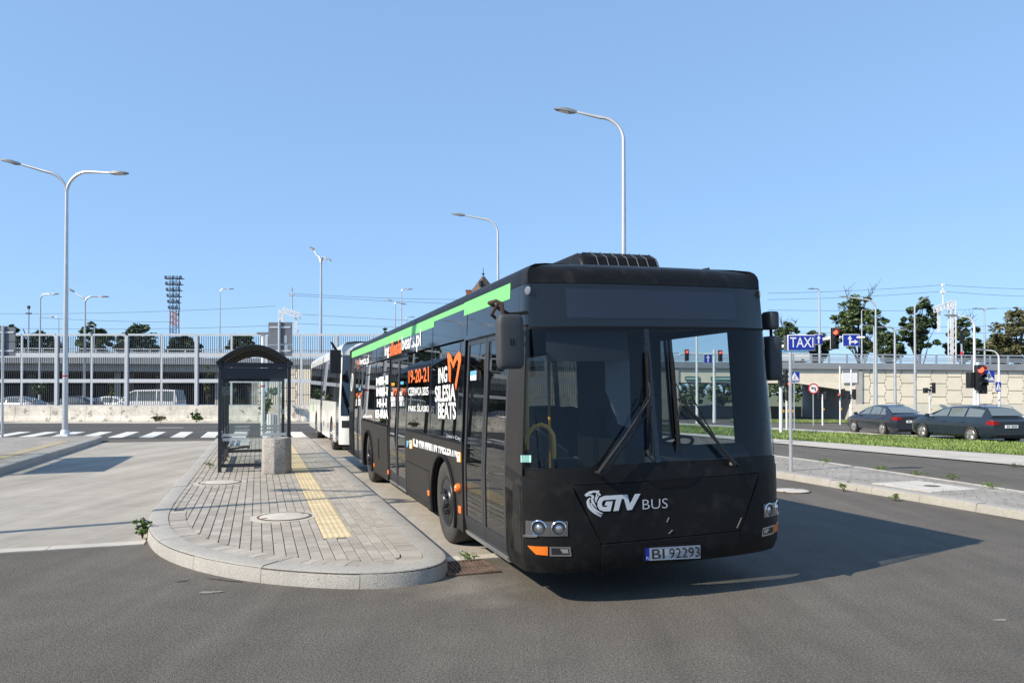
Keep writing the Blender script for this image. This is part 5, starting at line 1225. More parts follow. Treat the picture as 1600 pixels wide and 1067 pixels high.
# ------------------------------------------------------------------ white coach
M_COACH = mat('coach_white', (.72, .72, .68), rough=.25, var=.05, vscale=1.5, coat=.4)
G_COACH = glass('coach_glass', (.10, .12, .13), f0=.10)
CL, CWd = 12.6, 2.52
def c_inset(z):
    k = 0 if z < 1.3 else .07*min(1, (z-1.3)/1.5)
    if z > 2.95: k += .2-math.sqrt(max(0, .2**2-min(.2, z-2.95)**2))
    return k
CS = Shell(CL, CWd, .42, 3.2, c_inset, lambda z: .0 if z < 1.0 else .11*(z-1.0)+(.8*(z-2.8)**2 if z > 2.8 else 0))
coach = thing('coach', TS(2.12, 20.45, 0), A, 'white coach with dark windows parked behind the black bus', 'coach')
def arch2(y0, y1, z0, z1, ac, ar, az, side):
    x = 0 if side == 0 else CWd; a0 = math.asin((z0-az)/ar); arc_ = [(ac+ar*math.cos(a0+(PI-2*a0)*i/20), az+ar*math.sin(a0+(PI-2*a0)*i/20)) for i in range(21)]
    mb = MB(); mb.prism([(x, y, z) for y, z in [(y0, z0), (y0, z1), (y1, z1), (y1, z0)]+arc_], (.03 if side == 0 else -.03, 0, 0)); mb.build('lower_panel', M_COACH, coach, smooth_=False)
    mb = MB(); mb.grid([[(x+d, *p) for p in arc_] for d in ((0, .4) if side == 0 else (0, -.4))]); mb.build('wheel_housing', M_SEAL, coach)
for sd in (0, 1):
    arch2(1.28, 6.0, .32, 1.48, 2.55, .56, .48, sd); arch2(6.9 if sd == 0 else 6.02, 12.55, .32, 1.48, 8.7, .58, .48, sd)
cd_ = CS.qd
for (a, b_) in ((1.32, 3.2), (3.26, 5.2), (7.0, 8.9), (8.96, 10.9), (10.96, 12.4)):
    CS.panel('window', G_COACH, coach, cd_(b_), cd_(a), 1.52, 2.78, .0, sheet=True, na=1, nb=6)
    CS.panel('pillar', M_GLOSSB, coach, cd_(b_+.06), cd_(b_), 1.48, 2.8, .002, .03, na=1, nb=4)
CS.panel('door', M_GLOSSB, coach, cd_(1.26), cd_(.45), .36, 2.7, -.01, .03, nb=8)
CS.panel('door', M_GLOSSB, coach, cd_(6.88), cd_(6.02), .36, 2.78, -.01, .03, na=1, nb=8)
CS.panel('window', G_COACH, coach, cd_(6.0), cd_(5.26), 1.52, 2.78, .0, sheet=True, na=1, nb=6)
CS.panel('front_post', M_COACH, coach, cd_(.45), CS.qy(.03), .32, 2.85, nb=10)
CS.panel('cornice', M_COACH, coach, 0, CS.Q, 2.79, 2.97, .0, .03, na=160, nb=2)
mb = MB(); qs = [CS.Q*i/120 for i in range(121)]; rows = [[CS.at(q, z) for q in qs] for z in (2.96, 3.02, 3.08, 3.13, 3.148)]
rows += [[Vector((CWd/2+(p.x-CWd/2)*(1-k), p.y+(CL/2-p.y)*k*.1, z)) for p in rows[4]] for k, z in ((.2, 3.18), (1.0, 3.22))]
mb.grid(rows); mb.build('roof', M_COACH, coach)
CS.panel('windscreen', G_COACH, coach, CS.qy(.04), CS.qy(CWd-.04), 1.12, 2.77, .0, sheet=True, na=40, nb=10)
CS.panel('front_panel', M_COACH, coach, CS.qy(.03), CS.qf(1.26), .32, 1.1, 0, .03, nb=6)
CS.panel('headlight', M_LAMPCAV, coach, CS.qy(.06), CS.qy(.45), .78, .98, .006, .02, nb=2)
CS.panel('far_side', M_COACH, coach, CS.qf(.42), CS.qf(12.55), 1.5, 2.8, 0, .03, nb=4)
mb = MB(); mb.box(.05, CWd-.05, 12.5, 12.58, .35, 2.95); mb.build('rear_wall', M_COACH, coach)
mb = MB(); mb.box(.1, CWd-.1, .8, 12.4, 1.0, 1.05); mb.build('floor', M_INT, coach)
mb = MB(); mb.box(.2, CWd-.2, .45, .9, .5, 1.15); mb.build('dashboard', M_INT, coach)
for y in (2.55, 8.7):
    bus_wheel(coach, (.04, y, .48), -1, .48, .28, mat('rim_grey', (.25, .25, .26), rough=.4, metal=.6)); bus_wheel(coach, (CWd-.04, y, .48), 1, .48, .28)
CS.panel('green_mark', mat('coach_green', (.12, .42, .06), rough=.4), coach, cd_(10.6), cd_(10.05), 1.0, 1.38, .004, .006, na=1, nb=1)
CS.panel('side_marker', M_AMBER, coach, cd_(1.55), cd_(1.45), .72, .80, .01, .02, na=1, nb=1)
for y in (3.6, 5.2): CS.panel('flap', M_SEAL, coach, cd_(y+.2), cd_(y), .62, .78, .003, .004, na=1, nb=1)
CI = coach.matrix_basis.inverted()
mb = MB(); mc = CI @ at(524, 19.5, py=565); mb.tube([CS.at(cd_(.5), 2.75), mc+Vector((-.1, 0, .5)), mc+Vector((0, 0, .3))], .03, 8); mb.obox(mc, (.28, .16, .62)); mb.build('mirror', M_BLKP, coach, bevel=.03)
mb = MB(); mb.box(.35, .95, .62, .64, 1.62, 2.3); mb.build('sun_blind', mat('blind_green', (.22, .30, .18), rough=.8), coach)
# ------------------------------------------------------------------ cars
def car(kind, paint, p, rz, label, plate=True):
    t = thing('car', p, rz, label, 'car')
    if kind == 'sedan': L, Wd, H, wb = 4.55, 1.76, 1.47, 2.63; roof = [(1.15, .98, .70), (.45, 1.34, .60), (-.05, 1.455, .565), (-.6, 1.47, .565), (-1.15, 1.38, .57), (-1.85, 1.05, .66)]; top = [(-2.27, .92), (-2.18, 1.03), (-1.85, 1.06), (-1.2, 1.0), (1.15, .985), (1.7, .90), (2.1, .78), (2.27, .60)]
    elif kind == 'wagon': L, Wd, H, wb = 4.70, 1.83, 1.44, 2.81; roof = [(1.2, .98, .73), (.5, 1.32, .63), (0, 1.42, .60), (-1.0, 1.435, .60), (-1.8, 1.37, .59), (-2.18, 1.03, .68)]; top = [(-2.34, .85), (-2.28, .98), (-2.1, 1.02), (-1.2, 1.0), (1.2, .985), (1.8, .89), (2.2, .76), (2.34, .58)]
    else: L, Wd, H, wb = 4.7, 1.9, 1.95, 2.9; roof = [(1.75, 1.12, .80), (1.1, 1.75, .74), (.7, 1.92, .72), (-1.0, 1.95, .72), (-2.1, 1.92, .72), (-2.3, 1.1, .82)]; top = [(-2.36, .9), (-2.33, 1.1), (-2.2, 1.12), (0, 1.12), (1.75, 1.12), (2.1, 1.0), (2.3, .85), (2.35, .6)]
    ys_ = [k[0] for k in top]; hw = Wd/2
    def st_(y):
        zt = np.interp(y, ys_, [k[1] for k in top]); u = abs(y)/(L/2); w = hw*(1-.10*max(0, (u-.6)/.4)**2-.10*max(0, (u-.9)/.1)**2); zb = .20+.10*max(0, (u-.85)/.15)
        P = [(0, zb), (w*.86, zb), (w*.965, zb+.10), (w*.985, .52), (w, .66), (w*.975, min(zt-.03, .84)), (w*.90, zt-.008), (w*.5, zt+.012), (0, zt+.018)]
        return [Vector((x, y, z)) for x, z in P], w
    sts = [ys_[0]-.0]+[ys_[0]+(ys_[-1]-ys_[0])*i/26 for i in range(1, 26)]+[ys_[-1]]
    rows = []
    for y in sts:
        P, w = st_(y); rows.append(P+[Vector((-v.x, v.y, v.z)) for v in P[-2:0:-1]])
    n = len(rows[0]); mb = MB(); vs = [v for r_ in rows for v in r_]
    mb.add(vs, [(i*n+j, i*n+(j+1) % n, (i+1)*n+(j+1) % n, (i+1)*n+j) for i in range(len(rows)-1) for j in range(n)]+[tuple(range(n-1, -1, -1)), tuple((len(rows)-1)*n+j for j in range(n))])
    body = mb.build('body', paint, t)
    # greenhouse
    rows = []; base = lambda y: st_(y)[1]*.90
    def sec(y, zr, wr): b_ = base(y); zt = np.interp(y, ys_, [k[1] for k in top]); return [(b_, y, zt-.02), (wr+(b_-wr)*.12, y, zr-.06), (wr*.93, y, zr-.012), (wr*.5, y, zr+.005), (0, y, zr+.01)]
    for y, zr, wr in roof:
        P = sec(y, zr, wr); rows.append(P+[(-x, b_, c) for x, b_, c in P[-2::-1]])
    mb = MB(); mb.grid(rows); n = len(rows[0]); k0 = len(mb.v)
    mb.f += [tuple(range(n)), tuple((len(rows)-1)*n+j for j in range(n-1, -1, -1))]; gh = mb.build('cabin', paint, t)
    CG = mat('car_glass', (.13, .155, .16), rough=.03, spec=1.0)
    def rf(y): return np.interp(-y, [-k[0] for k in roof], [k[1] for k in roof]), np.interp(-y, [-k[0] for k in roof], [k[2] for k in roof])
    def side_pt(y, v, s_):
        zr, wr = rf(y); b_ = base(y); zt = float(np.interp(y, ys_, [k[1] for k in top])); x = b_+(wr+(b_-wr)*.12-b_)*v; z = zt-.02+(zr-.06-zt+.02)*v
        return Vector((s_*(x+.012), y, z+.002))
    if kind == 'sedan': wins = [(.98, -.02), (-.10, -.92), (-1.0, -1.45)]
    elif kind == 'wagon': wins = [(1.0, .02), (-.06, -.92), (-1.02, -1.82)]
    else: wins = [(1.45, .5), (.42, -.8), (-.9, -2.0)]
    for s_ in (-1, 1):
        for (a, b_) in wins:
            g_ = [[side_pt(a+(b_-a)*i/6, .08+(.86)*j/3, s_) for j in range(4)] for i in range(7)]
            mb = MB(); mb.grid(g_); mb.build('window', CG, gh)
    for (i0, i1, nm) in ((0, 1, 'windscreen'), (-1, -2, 'rear_window')):
        (y0, z0, w0), (y1, z1, w1) = roof[i0], roof[i1]; b0 = base(y0); zt = float(np.interp(y0, ys_, [k[1] for k in top])); sg = .012 if i0 == 0 else -.012
        z0b = zt+.03
        if kind != 'sedan' and i0 == -1: z0b = zt+.06
        mb = MB(); P = []
        for i in range(5):
            u = i/4; y = y0+(y1-y0)*u; z = z0b+(z1-.02-z0b)*u if u else z0b; wv = (b0*.9+(w1*.9-b0*.9)*u)
            P.append([Vector((wv*v, y+sg*1.5, z+.02)) for v in (-1, -.5, 0, .5, 1)])
        mb.grid(P); mb.build(nm, CG, gh)
    # wheels
    rr_ = .325; RM = mat('alloy', (.45, .45, .46), rough=.35, metal=.7)
    for y in (wb/2+.02, -wb/2+.02):
        for s_ in (-1, 1):
            w = st_(y)[1]
            mb = MB(); mb.lathe([(.001, 0), (rr_+.05, 0), (rr_+.055, .02), (.001, .02)], (s_*(w*.985-.012), y, rr_+.0), (s_, 0, 0), 28); mb.build('wheel_arch', M_SEAL, body)
            mb = MB(); mb.lathe([(rr_*.62, 0), (rr_*.7, .02), (rr_*.93, .02), (rr_, -.02), (rr_, -.19), (rr_*.62, -.19)], (s_*(w+.005), y, rr_), (s_, 0, 0), 28, close=True); wh = mb.build('wheel', M_TYRE, t)
            mb = MB(); mb.lathe([(rr_*.64, .0), (rr_*.6, .012), (rr_*.56, -.03), (.001, -.03)], (s_*(w+.005), y, rr_), (s_, 0, 0), 24); c = Vector((s_*(w+.008), y, rr_))
            for k in range(5 if kind == 'wagon' else 7):
                a = 2*PI*k/(5 if kind == 'wagon' else 7)+.3; d = Vector((0, math.cos(a), math.sin(a))); mb.beam(c+d*.02, c+d*rr_*.6, .07, .03)
            mb.build('rim', RM, wh)
    # lights, plate, bumper trim, mirrors, handles
    yr = -L/2; RL = mat('tail_red', (.26, .008, .008), rough=.15)
    zl = .78 if kind == 'sedan' else .74
    for s_ in (-1, 1):
        mb = MB(); P = []
        for u in range(6):
            y = yr+.0+.05*u-.008; w = st_(max(y, ys_[0]))[1]
            P.append([Vector((s_*(w*.99+.004), y-.004, zl)), Vector((s_*(w*.975+.006), y-.004, zl+.15))])
        P.insert(0, [Vector((s_*st_(ys_[0])[1]*.70, yr-.012, zl+.0)), Vector((s_*st_(ys_[0])[1]*.70, yr-.012, zl+.13))])
        mb.grid(P); mb.build('tail_light', RL, body)
        mb = MB(); P = [[Vector((s_*(st_(L/2-.35*u)[1]*.93), L/2-.35*u-.02, .62)), Vector((s_*(st_(L/2-.35*u)[1]*.88), L/2-.35*u-.06, .72))] for u in (0, .5, 1)]
        mb.grid(P); mb.build('headlight', M_LAMPGL, body)
        mb = MB(); mb.obox((s_*(hw+.07), 1.0 if kind != 'van' else 1.5, 1.02), (.2, .1, .13)); mb.build('wing_mirror', paint, t, bevel=.03)
        for y in (.12, -.92):
            mb = MB(); mb.obox((s_*(st_(y)[1]*.985+.008), y, .80), (.03, .17, .025)); mb.build('door_handle', paint, t, bevel=.006)
        for y in (.0, -1.0, 1.05):
            mb = MB(); mb.add([Vector((s_*(st_(y)[1]*.986+.003), y-.004, .36)), Vector((s_*(st_(y)[1]*.986+.003), y+.004, .36)), Vector((s_*(st_(y)[1]*.978+.006), y+.004, .84)), Vector((s_*(st_(y)[1]*.978+.006), y-.004, .84))], [(0, 1, 2, 3)]); mb.build('door_seam', M_SEAL, body, smooth_=False)
    mb = MB(); mb.box(-.26, .26, yr-.02, yr+.02, .66 if kind == 'sedan' else .62, .77 if kind == 'sedan' else .73); pl_ = mb.build('number_plate', M_WHITE, t)
    mb = MB()
    for k in range(7):
        if k != 2: mb.box(-.2+k*.062, -.2+k*.062+.04, yr-.023, yr-.0205, .685 if kind == 'sedan' else .645, .745 if kind == 'sedan' else .705)
    mb.build('plate_print', M_BLK, pl_, smooth_=False)
    mb = MB(); mb.box(-hw*.75, hw*.75, yr-.012, yr+.05, .23, .36); mb.build('bumper_trim', M_SEAL, t, bevel=.02)
    if kind == 'wagon':
        for s_ in (-1, 1):
            mb = MB(); mb.tube([(s_*.60, .2, 1.43), (s_*.60, -.2, 1.465), (s_*.60, -1.4, 1.46), (s_*.59, -1.75, 1.40)], .016, 6); mb.build('roof_rail', M_CHROME, gh)
    mb = MB(); mb.tube([(0, -1.1 if kind == 'sedan' else -1.6, 1.42), (0, -1.25 if kind == 'sedan' else -1.75, 1.58)], .008, 5); mb.build('aerial', M_BLKP, gh)
    return t
P_NAVY = mat('car_navy', (.020, .024, .035), rough=.22, coat=.5, var=.05); P_BLUE = mat('car_slate', (.018, .028, .040), rough=.2, coat=.5, var=.05)
P_VAN = mat('van_white', (.7, .7, .7), rough=.25, coat=.5); P_RED = mat('car_red', (.4, .02, .02), rough=.25, coat=.8); P_SIL = mat('car_silver', (.35, .36, .38), rough=.3, metal=.6)
def car_at(px, D, kind, paint, rz, label):
    x = (px-800)/F*D; return car(kind, paint, (x, D, g(x, D)+.004), rz, label)
car_at(1382, 36.6, 'sedan', P_NAVY, R(3), 'dark navy saloon car waiting on the road, ahead of the estate')
car_at(1509, 30.2, 'wagon', P_BLUE, R(7), 'dark blue grey estate car with roof rails at the right')
car_at(233, 52, 'van', P_VAN, R(92), 'white van parked behind the fence left of the shelter')
car_at(20, 53, 'sedan', P_SIL, R(88), 'silver car behind the fence at the left edge')
car_at(112, 54, 'sedan', P_NAVY, R(90), 'dark car parked behind the fence near the tall double lamp')
car_at(165, 55, 'sedan', P_VAN, R(91), 'white low car parked behind the fence left of the van')
car_at(1110, 88, 'sedan', P_RED, R(90), 'red car beyond the underpass seen through the windscreen')
# ------------------------------------------------------------------ traffic lights and road signs
M_SIGB = mat('signal_black', (.012, .013, .015), rough=.5); M_RLIT = mat('red_lit', (.9, .05, .03), rough=.3, emit=(1, .06, .03), estr=4); M_LOFF = mat('lens_off', (.03, .032, .035), rough=.2)
def head(t, c, yaw, lit=True, n=3, k=1.0, border=False):
    M = Matrix.Rotation(yaw, 3, 'Z'); c = Vector(c); hh = .30*n*k; mb = MB(); mb.obox(c, (.30*k, .2*k, hh+.06*k), M); o = mb.build('signal_head', M_SIGB, t, bevel=.02)
    if border:
        mb = MB(); mb.obox(c+M@Vector((0, .02, 0)), (.44*k, .02, hh+.2*k), M); mb.build('backing_board', M_WHITEM, o); mb = MB(); mb.obox(c+M@Vector((0, .004, 0)), (.40*k, .02, hh+.16*k), M); mb.build('backing_board', M_SIGB, o)
    for i in range(n):
        p = c+M@Vector((0, -.101*k, (n-1)/2*.30*k-i*.30*k)); ax = M@Vector((0, -1, 0))
        mb = MB(); mb.lathe([(.115*k, 0), (.11*k, .012*k), (.06*k, .025*k), (.001, .03*k)], p, ax, 20); mb.build('lens', M_RLIT if lit and i == 0 else M_LOFF, o)
        mb = MB(); rows = []
        for d in (0, .22*k): rows.append([p+ax*d*(1 if j in range(2, 9) else .75)+M@Vector((.125*k*math.cos(PI*j/10), 0, .125*k*math.sin(PI*j/10))) for j in range(11)])
        mb.slab(rows, [[q*1.0+M@Vector((0, 0, .006)) for q in r_] for r_ in rows]); mb.build('visor', M_SIGB, o)
    return o
def tlight(px, D, label, heads, top, r=.055, band=True):
    p = at(px, D); t = thing('traffic_light', p, 0, label, 'traffic light')
    zt = CH-(top-HZ)/F*D-p.z; mb = MB(); mb.tube([(0, 0, -.05), (0, 0, zt)], r, 10); mb.build('pole', M_WHITEM, t)
    if band:
        mb = MB(); mb.obox((r+.03, -.02, 1.15), (.07, .1, .14)); mb.build('push_button', M_YELP, t)
    for (hx, hy, yaw, lit, n, k) in heads:
        z = CH-(hy-HZ)/F*D-p.z; x = (hx-px)/F*D
        head(t, (x, -.14 if abs(x) < .2 else 0, z), yaw, lit, n, k)
        mb = MB(); mb.beam((0, 0, z), (x, -.05, z), .05); mb.build('bracket', M_SIGB, t)
    return t
tlight(1528, 30.5, 'large traffic light showing red above the estate car roof', [(1527, 590, 0, True, 3, 1.08), (1516, 594, PI/2, False, 2, 1.0), (1533, 604, -PI/2, False, 2, .9)], 566)
tlight(1452.6, 50, 'small twin pedestrian signal above the saloon car', [(1446, 610, PI/2, False, 1, 1.0), (1459, 606, -PI/2, False, 3, .75)], 606)
tlight(1285, 52, 'low pole with two signal heads seen from behind in the underpass mouth', [(1280, 618, PI, False, 3, .6), (1289, 618, PI+.6, False, 3, .6)], 616)
tlight(1312.5, 54, 'slim tall signal pole with small red light and side heads', [(1309, 618, 0, True, 2, .55), (1318, 615, -PI/2, False, 3, .75)], 572)
tlight(1330, 58, 'slim signal pole right of its taller neighbour before the underpass', [(1325.5, 620, PI/2, False, 2, .7), (1335, 616, -PI/2, False, 3, .85)], 577)
tlight(1229, 40, 'cluster of black signal heads with one red light by the bus mirror', [(1230, 602, 0, True, 2, .8), (1226, 590, PI/2, False, 3, .9), (1230, 618, 0, False, 2, .8)], 580)
tlight(1220, 37, 'thick white signal pole with black head beside the bus', [(1218, 594, PI/2, False, 2, .9)], 575, r=.085)
tlight(1235, 36.5, 'white pole right of the signal cluster by the taxi sign', [], 610, r=.085)
def gantry(px, D, beam_pts, label, hs):
    p = at(px, D); t = thing('signal_gantry', p, 0, label, 'gantry'); P = [at(*b_[:2], py=b_[2])-p for b_ in beam_pts]
    mb = MB(); mb.tube([(0, 0, 0), (0, 0, P[0].z+.4)], [.14, .10], 14); mb.build('mast', M_WHITEM, t)
    mb = MB(); mb.tube(P, [.085]*(len(P)-1)+[.05], 10); mb.build('mast_arm', M_WHITEM, t)
    for (hx, hD, hy, k) in hs:
        c = at(hx, hD, py=hy)-p; c.y -= .25; head(t, c, 0, True, 3, k, border=True)
    return p
gantry(1177, 38, [(1177, 38, 556), (1228, 36.5, 540), (1300, 35, 528), (1352, 34, 527)], 'mast arm gantry with red signal above the underpass road', [(1301, 34.6, 529, .92), (1173, 37.6, 572, .8)])
gantry(1116, 60, [(1062, 59.5, 553), (1116, 60, 553), (1170, 60, 553)], 'white gantry seen through the bus windscreen', [(1072, 59.5, 555, .85), (1124, 59.5, 556, .85)])
p_ = at(1089, 57); t = thing('white_pole', p_, 0, 'plain white pole seen through the right half of the windscreen', 'pole'); mb = MB(); mb.tube([(0, 0, 0), (0, 0, 7.2)], [.11, .08], 10); mb.build('pole', M_WHITEM, t)
def blue_arrow(px, D, y0, y1, x0, x1, label, right=True, mount=True, border=True):
    c = at((x0+x1)/2, D, py=(y0+y1)/2); t = thing('road_sign', c, 0, label, 'road sign'); w, h = (x1-x0)/F*D, (y1-y0)/F*D
    mb = MB(); mb.box(-w/2, w/2, 0, .03, -h/2, h/2); mb.build('plate', M_WHITE, t, bevel=.01)
    mb = MB(); mb.box(-w/2+w*.03, w/2-w*.03, -.006, -.001, -h/2+h*.05, h/2-h*.05); mb.build('face', M_BLUE, t, smooth_=False)
    U = h
    ox = -.12 if right else 0
    A_ = [(x_+ox, z_) for x_, z_ in [(-.065, -.38), (.065, -.38), (.065, .08), (.19, .08), (0, .40), (-.19, .08), (-.065, .08)]]
    mb = MB(); mb.prism([(x*U, -.011, z*U) for x, z in A_], (0, .004, 0)); mb.build('arrow', M_WHITE, t, smooth_=False)
    if right:
        B_ = [(-.052, -.20), (.26, -.20), (.26, -.32), (.58, -.13), (.26, .06), (.26, -.06), (-.052, -.06)]
        mb = MB(); mb.prism([(x*U, -.011, z*U) for x, z in B_], (0, .004, 0)); mb.build('arrow', M_WHITE, t, smooth_=False)
    mb = MB(); mb.box(-.04, .04, .031, .2, -.05, .05); mb.build('clamp', M_GALV, t)
blue_arrow(1330, 34.2, 522, 541, 1317, 1344, 'blue sign with white straight and right arrows on the gantry arm')
blue_arrow(1281, 35.2, 522, 538.5, 1273, 1286, 'plain edge of a blue lane sign half behind the taxi sign', right=False)
blue_arrow(1106, 59.3, 553, 568, 1100, 1113, 'blue one arrow sign seen through the windscreen beside the thick pole', right=False)
blue_arrow(1160, 59.3, 561, 574, 1155, 1166, 'blue one arrow sign seen through the right windscreen edge', right=False)
blue_arrow(1158, 52, 611, 621, 1153, 1162, 'small low blue arrow sign seen through the windscreen', right=False)
def crossing(px, py, D, w, label, post=True, h=None):
    x = (px-800)/F*D; z0 = g(x, D); c = at(px, D, py=py); t = thing('crossing_sign', (x, D, z0), 0, label, 'road sign'); cz = c.z-z0; k = w/2; h = h or w; hk = h/2
    if post:
        mb = MB(); mb.tube([(0, .06, 0), (0, .06, cz+hk)], .035, 8); mb.build('post', M_GALV, t)
    else:
        mb = MB(); mb.tube([(-.35, .05, cz-hk-.1), (0, .05, cz-hk-.1), (0, .05, cz)], .03, 8); mb.build('bracket', M_SIGB, t)
    mb = MB(); mb.box(-k, k, 0, .02, cz-hk, cz+hk); mb.build('plate', M_BLUE, t)
    mb = MB(); mb.prism([(-k*.88, -.006, cz-hk*.55), (k*.88, -.006, cz-hk*.55), (0, -.006, cz+hk*.92)], (0, .004, 0)); mb.build('triangle', M_WHITE, t, smooth_=False)
    mb = MB(); s_ = k
    mb.beam((.02*s_, -.010, cz-.05*hk), (.05*s_, -.010, cz+.22*hk), .14*s_, .004); mb.beam((.03*s_, -.0105, cz-.05*hk), (-.18*s_, -.0105, cz-.45*hk), .08*s_, .004); mb.beam((.03*s_, -.0105, cz-.05*hk), (.22*s_, -.0105, cz-.45*hk), .08*s_, .004); mb.obox((.07*s_, -.010, cz+.34*hk), (.13*s_, .004, .13*s_)); mb.beam((.04*s_, -.0107, cz+.16*hk), (.26*s_, -.0107, cz-.05*hk), .06*s_, .004)
    mb.build('walking_figure', M_BLK, t, smooth_=False)
    mb = MB(); mb.box(-k, k, -.004, -.001, cz-hk*.74, cz-hk*.62); mb.build('line', M_WHITE, t, smooth_=False)
crossing(1545, 588, 30.3, .48, 'blue pedestrian crossing sign right of the large traffic light', post=False)
crossing(1560, 604, 45.6, .34, 'small blue crossing sign on the low white lamp post', post=False, h=.58)
crossing(1241.5, 589, 40.5, .56, 'blue pedestrian crossing sign behind the taxi sign post')
# no left turn sign
x, D_ = (1271-800)/F*50, 50; t = thing('road_sign', (x, D_, g(x, D_)), 0, 'round no left turn sign with red border before the underpass', 'road sign'); cz = CH-(607-HZ)/F*D_-g(x, D_)
mb = MB(); mb.tube([(0, .05, 0), (0, .05, cz)], .035, 8); mb.build('post', M_GALV, t)
mb = MB(); mb.lathe([(.36, 0), (.36, .02)], (0, 0, cz), (0, -1, 0), 32); mb.build('plate', M_RED, t)
mb = MB(); mb.lathe([(.28, 0), (.28, .004)], (0, -.022, cz), (0, -1, 0), 32); mb.build('face', M_WHITE, t, smooth_=False)
mb = MB(); mb.prism([(x_*.01, -.031, cz+z_*.01) for x_, z_ in ((8, -16), (14, -16), (14, 6), (-6, 6), (-6, 12), (-18, 2), (-6, -7), (-6, -1), (8, -1))][::1], (0, .003, 0)); mb.build('arrow', M_BLK, t, smooth_=False)
mb = MB(); mb.beam((-.2, -.036, cz+.2), (.2, -.036, cz-.2), .05, .004); mb.build('slash', M_RED, t, smooth_=False)
# taxi sign
p = TS(10.51, 12.6, .11); t = thing('taxi_sign', p, 0, 'blue and white taxi sign on a grey post on the right island', 'road sign')
zz = lambda y: CH-(y-HZ)/F*p.y-p.z
xx = lambda x: (x-1237.5)/F*p.y
mb = MB(); mb.tube([(0, .05, 0), (0, .05, zz(540))], .035, 12); mb.build('post', M_GALV, t)
mb = MB(); mb.box(xx(1232), xx(1275), 0, .02, zz(548), zz(523)); mb.build('plate', M_WHITE, t, bevel=.012)
mb = MB(); mb.box(xx(1228.5), xx(1271), .085, .105, zz(548), zz(523.5)); mb.build('rear_plate', M_GREYB, t, bevel=.012)
mb = MB(); mb.box(xx(1233.2), xx(1273.8), -.006, -.001, zz(546.6), zz(524.2)); mb.build('face', M_BLUE, t, smooth_=False)
a_, b_, c_, d_ = xx(1235.5), xx(1272), zz(542.5), zz(527)
put_text('TAXI', lambda u, v: Vector((a_+(b_-a_)*u, -.009, c_+(d_-c_)*v)), M_WHITE, t, offset=.005)
# ------------------------------------------------------------------ railway gantries, wires, mast, church, far bus
def lattice(mb, p, q, w, n, r=.05):
    p, q = Vector(p), Vector(q); d = (q-p).normalized(); a = d.cross(Vector((0, 1, 0)));
    if a.length < .1: a = d.cross(Vector((0, 0, 1)))
    a = a.normalized()*w/2; b_ = Vector((0, w/2, 0)) if abs(d.y) < .5 else Vector((0, 0, w/2))
    for s_ in (-1, 1):
        for u in (-1, 1): mb.beam(p+a*s_+b_*u, q+a*s_+b_*u, r*2)
    for i in range(n):
        u0, u1 = p+(q-p)*(i/n), p+(q-p)*((i+1)/n); s_ = 1 if i % 2 else -1
        for u in (-1, 1): mb.beam(u0+a*s_+b_*u, u1-a*s_+b_*u, r*1.3)
def rgantry(px, D, label, sc, mast, flip=1):
    p = at(px, D, z=4.9); t = thing('railway_gantry', p, 0, label, 'gantry'); P = lambda x, y, dd=0: Vector(((x-800)/F*(D+dd), D+dd, CH-(y-HZ)/F*(D+dd)))-p
    return t, P
t, P = rgantry(1488, 86, 'white lattice railway gantry before the trees at the right', 1, 1)
mb = MB(); lattice(mb, (0, 0, -.5), P(1488.5, 470), .55, 22, .05); mb.build('leg', M_WHITEM, t)
mb = MB(); lattice(mb, P(1488, 474), P(1461, 484), .6, 9, .05); mb.build('beam', M_WHITEM, t)
mb = MB(); lattice(mb, P(1467.5, 486), P(1467.5, 519), .18, 12, .025); mb.build('dropper', M_WHITEM, t)
mb = MB(); mb.tube([P(1474.5, 474), P(1474.5, 444)], .06, 6); mb.obox(P(1474.5, 445), (.25, .25, .35)); mb.obox(P(1474.5, 456), (.5, .25, .3)); mb.build('mast', M_WHITEM, t)
t, P = rgantry(438, 88, 'white lattice railway gantry above the sign board', 1, 1)
mb = MB(); lattice(mb, (0, 0, -.5), P(439.5, 483), .45, 10, .05); mb.build('leg', M_WHITEM, t)
mb = MB(); lattice(mb, P(441, 484), P(470, 494), .55, 9, .05); mb.build('beam', M_WHITEM, t)
mb = MB(); lattice(mb, P(462, 496), P(462, 526), .22, 10, .03); mb.beam(P(463, 520), P(472, 506), .06); mb.beam(P(463, 519), P(476, 521), .05); mb.build('dropper', M_WHITEM, t)
mb = MB(); mb.tube([P(456, 484), P(456, 449)], .07, 6); mb.obox(P(455.5, 460), (.55, .25, .3)); mb.obox(P(455, 451), (.2, .2, .3)); mb.build('mast', M_GALV, t)
for (px, D, top, lab) in ((44, 95, 480, 'thin catenary mast with insulators at the far left'), (1503, 84, 515, 'short pole with red and white band behind the railing')):
    p = at(px, D, z=4.7); t = thing('catenary_mast', p, 0, lab, 'mast'); h = CH-(top-HZ)/F*D-4.7
    mb = MB(); mb.tube([(0, 0, 0), (0, 0, h)], .09, 8); mb.build('mast', M_GALV, t)
    if px < 100:
        mb = MB(); mb.obox((0, 0, h-.8), (.7, .2, .15)); mb.obox((0, 0, h), (.25, .25, .4)); mb.beam((0, 0, h*.45), (-.7, 0, h*.65), .08); mb.build('insulator', M_BLKP, t)
    else:
        mb = MB(); mb.lathe([(.13, 1.2), (.13, 1.7)], (0, 0, 0), n=10); mb.build('red_band', M_RED, t); mb = MB(); mb.obox((0, -.02, h*.8), (.35, .2, 1.5)); mb.build('panel', M_SIGB, t)
M_WIRE = mat('wire', (.10, .11, .13), rough=.6)
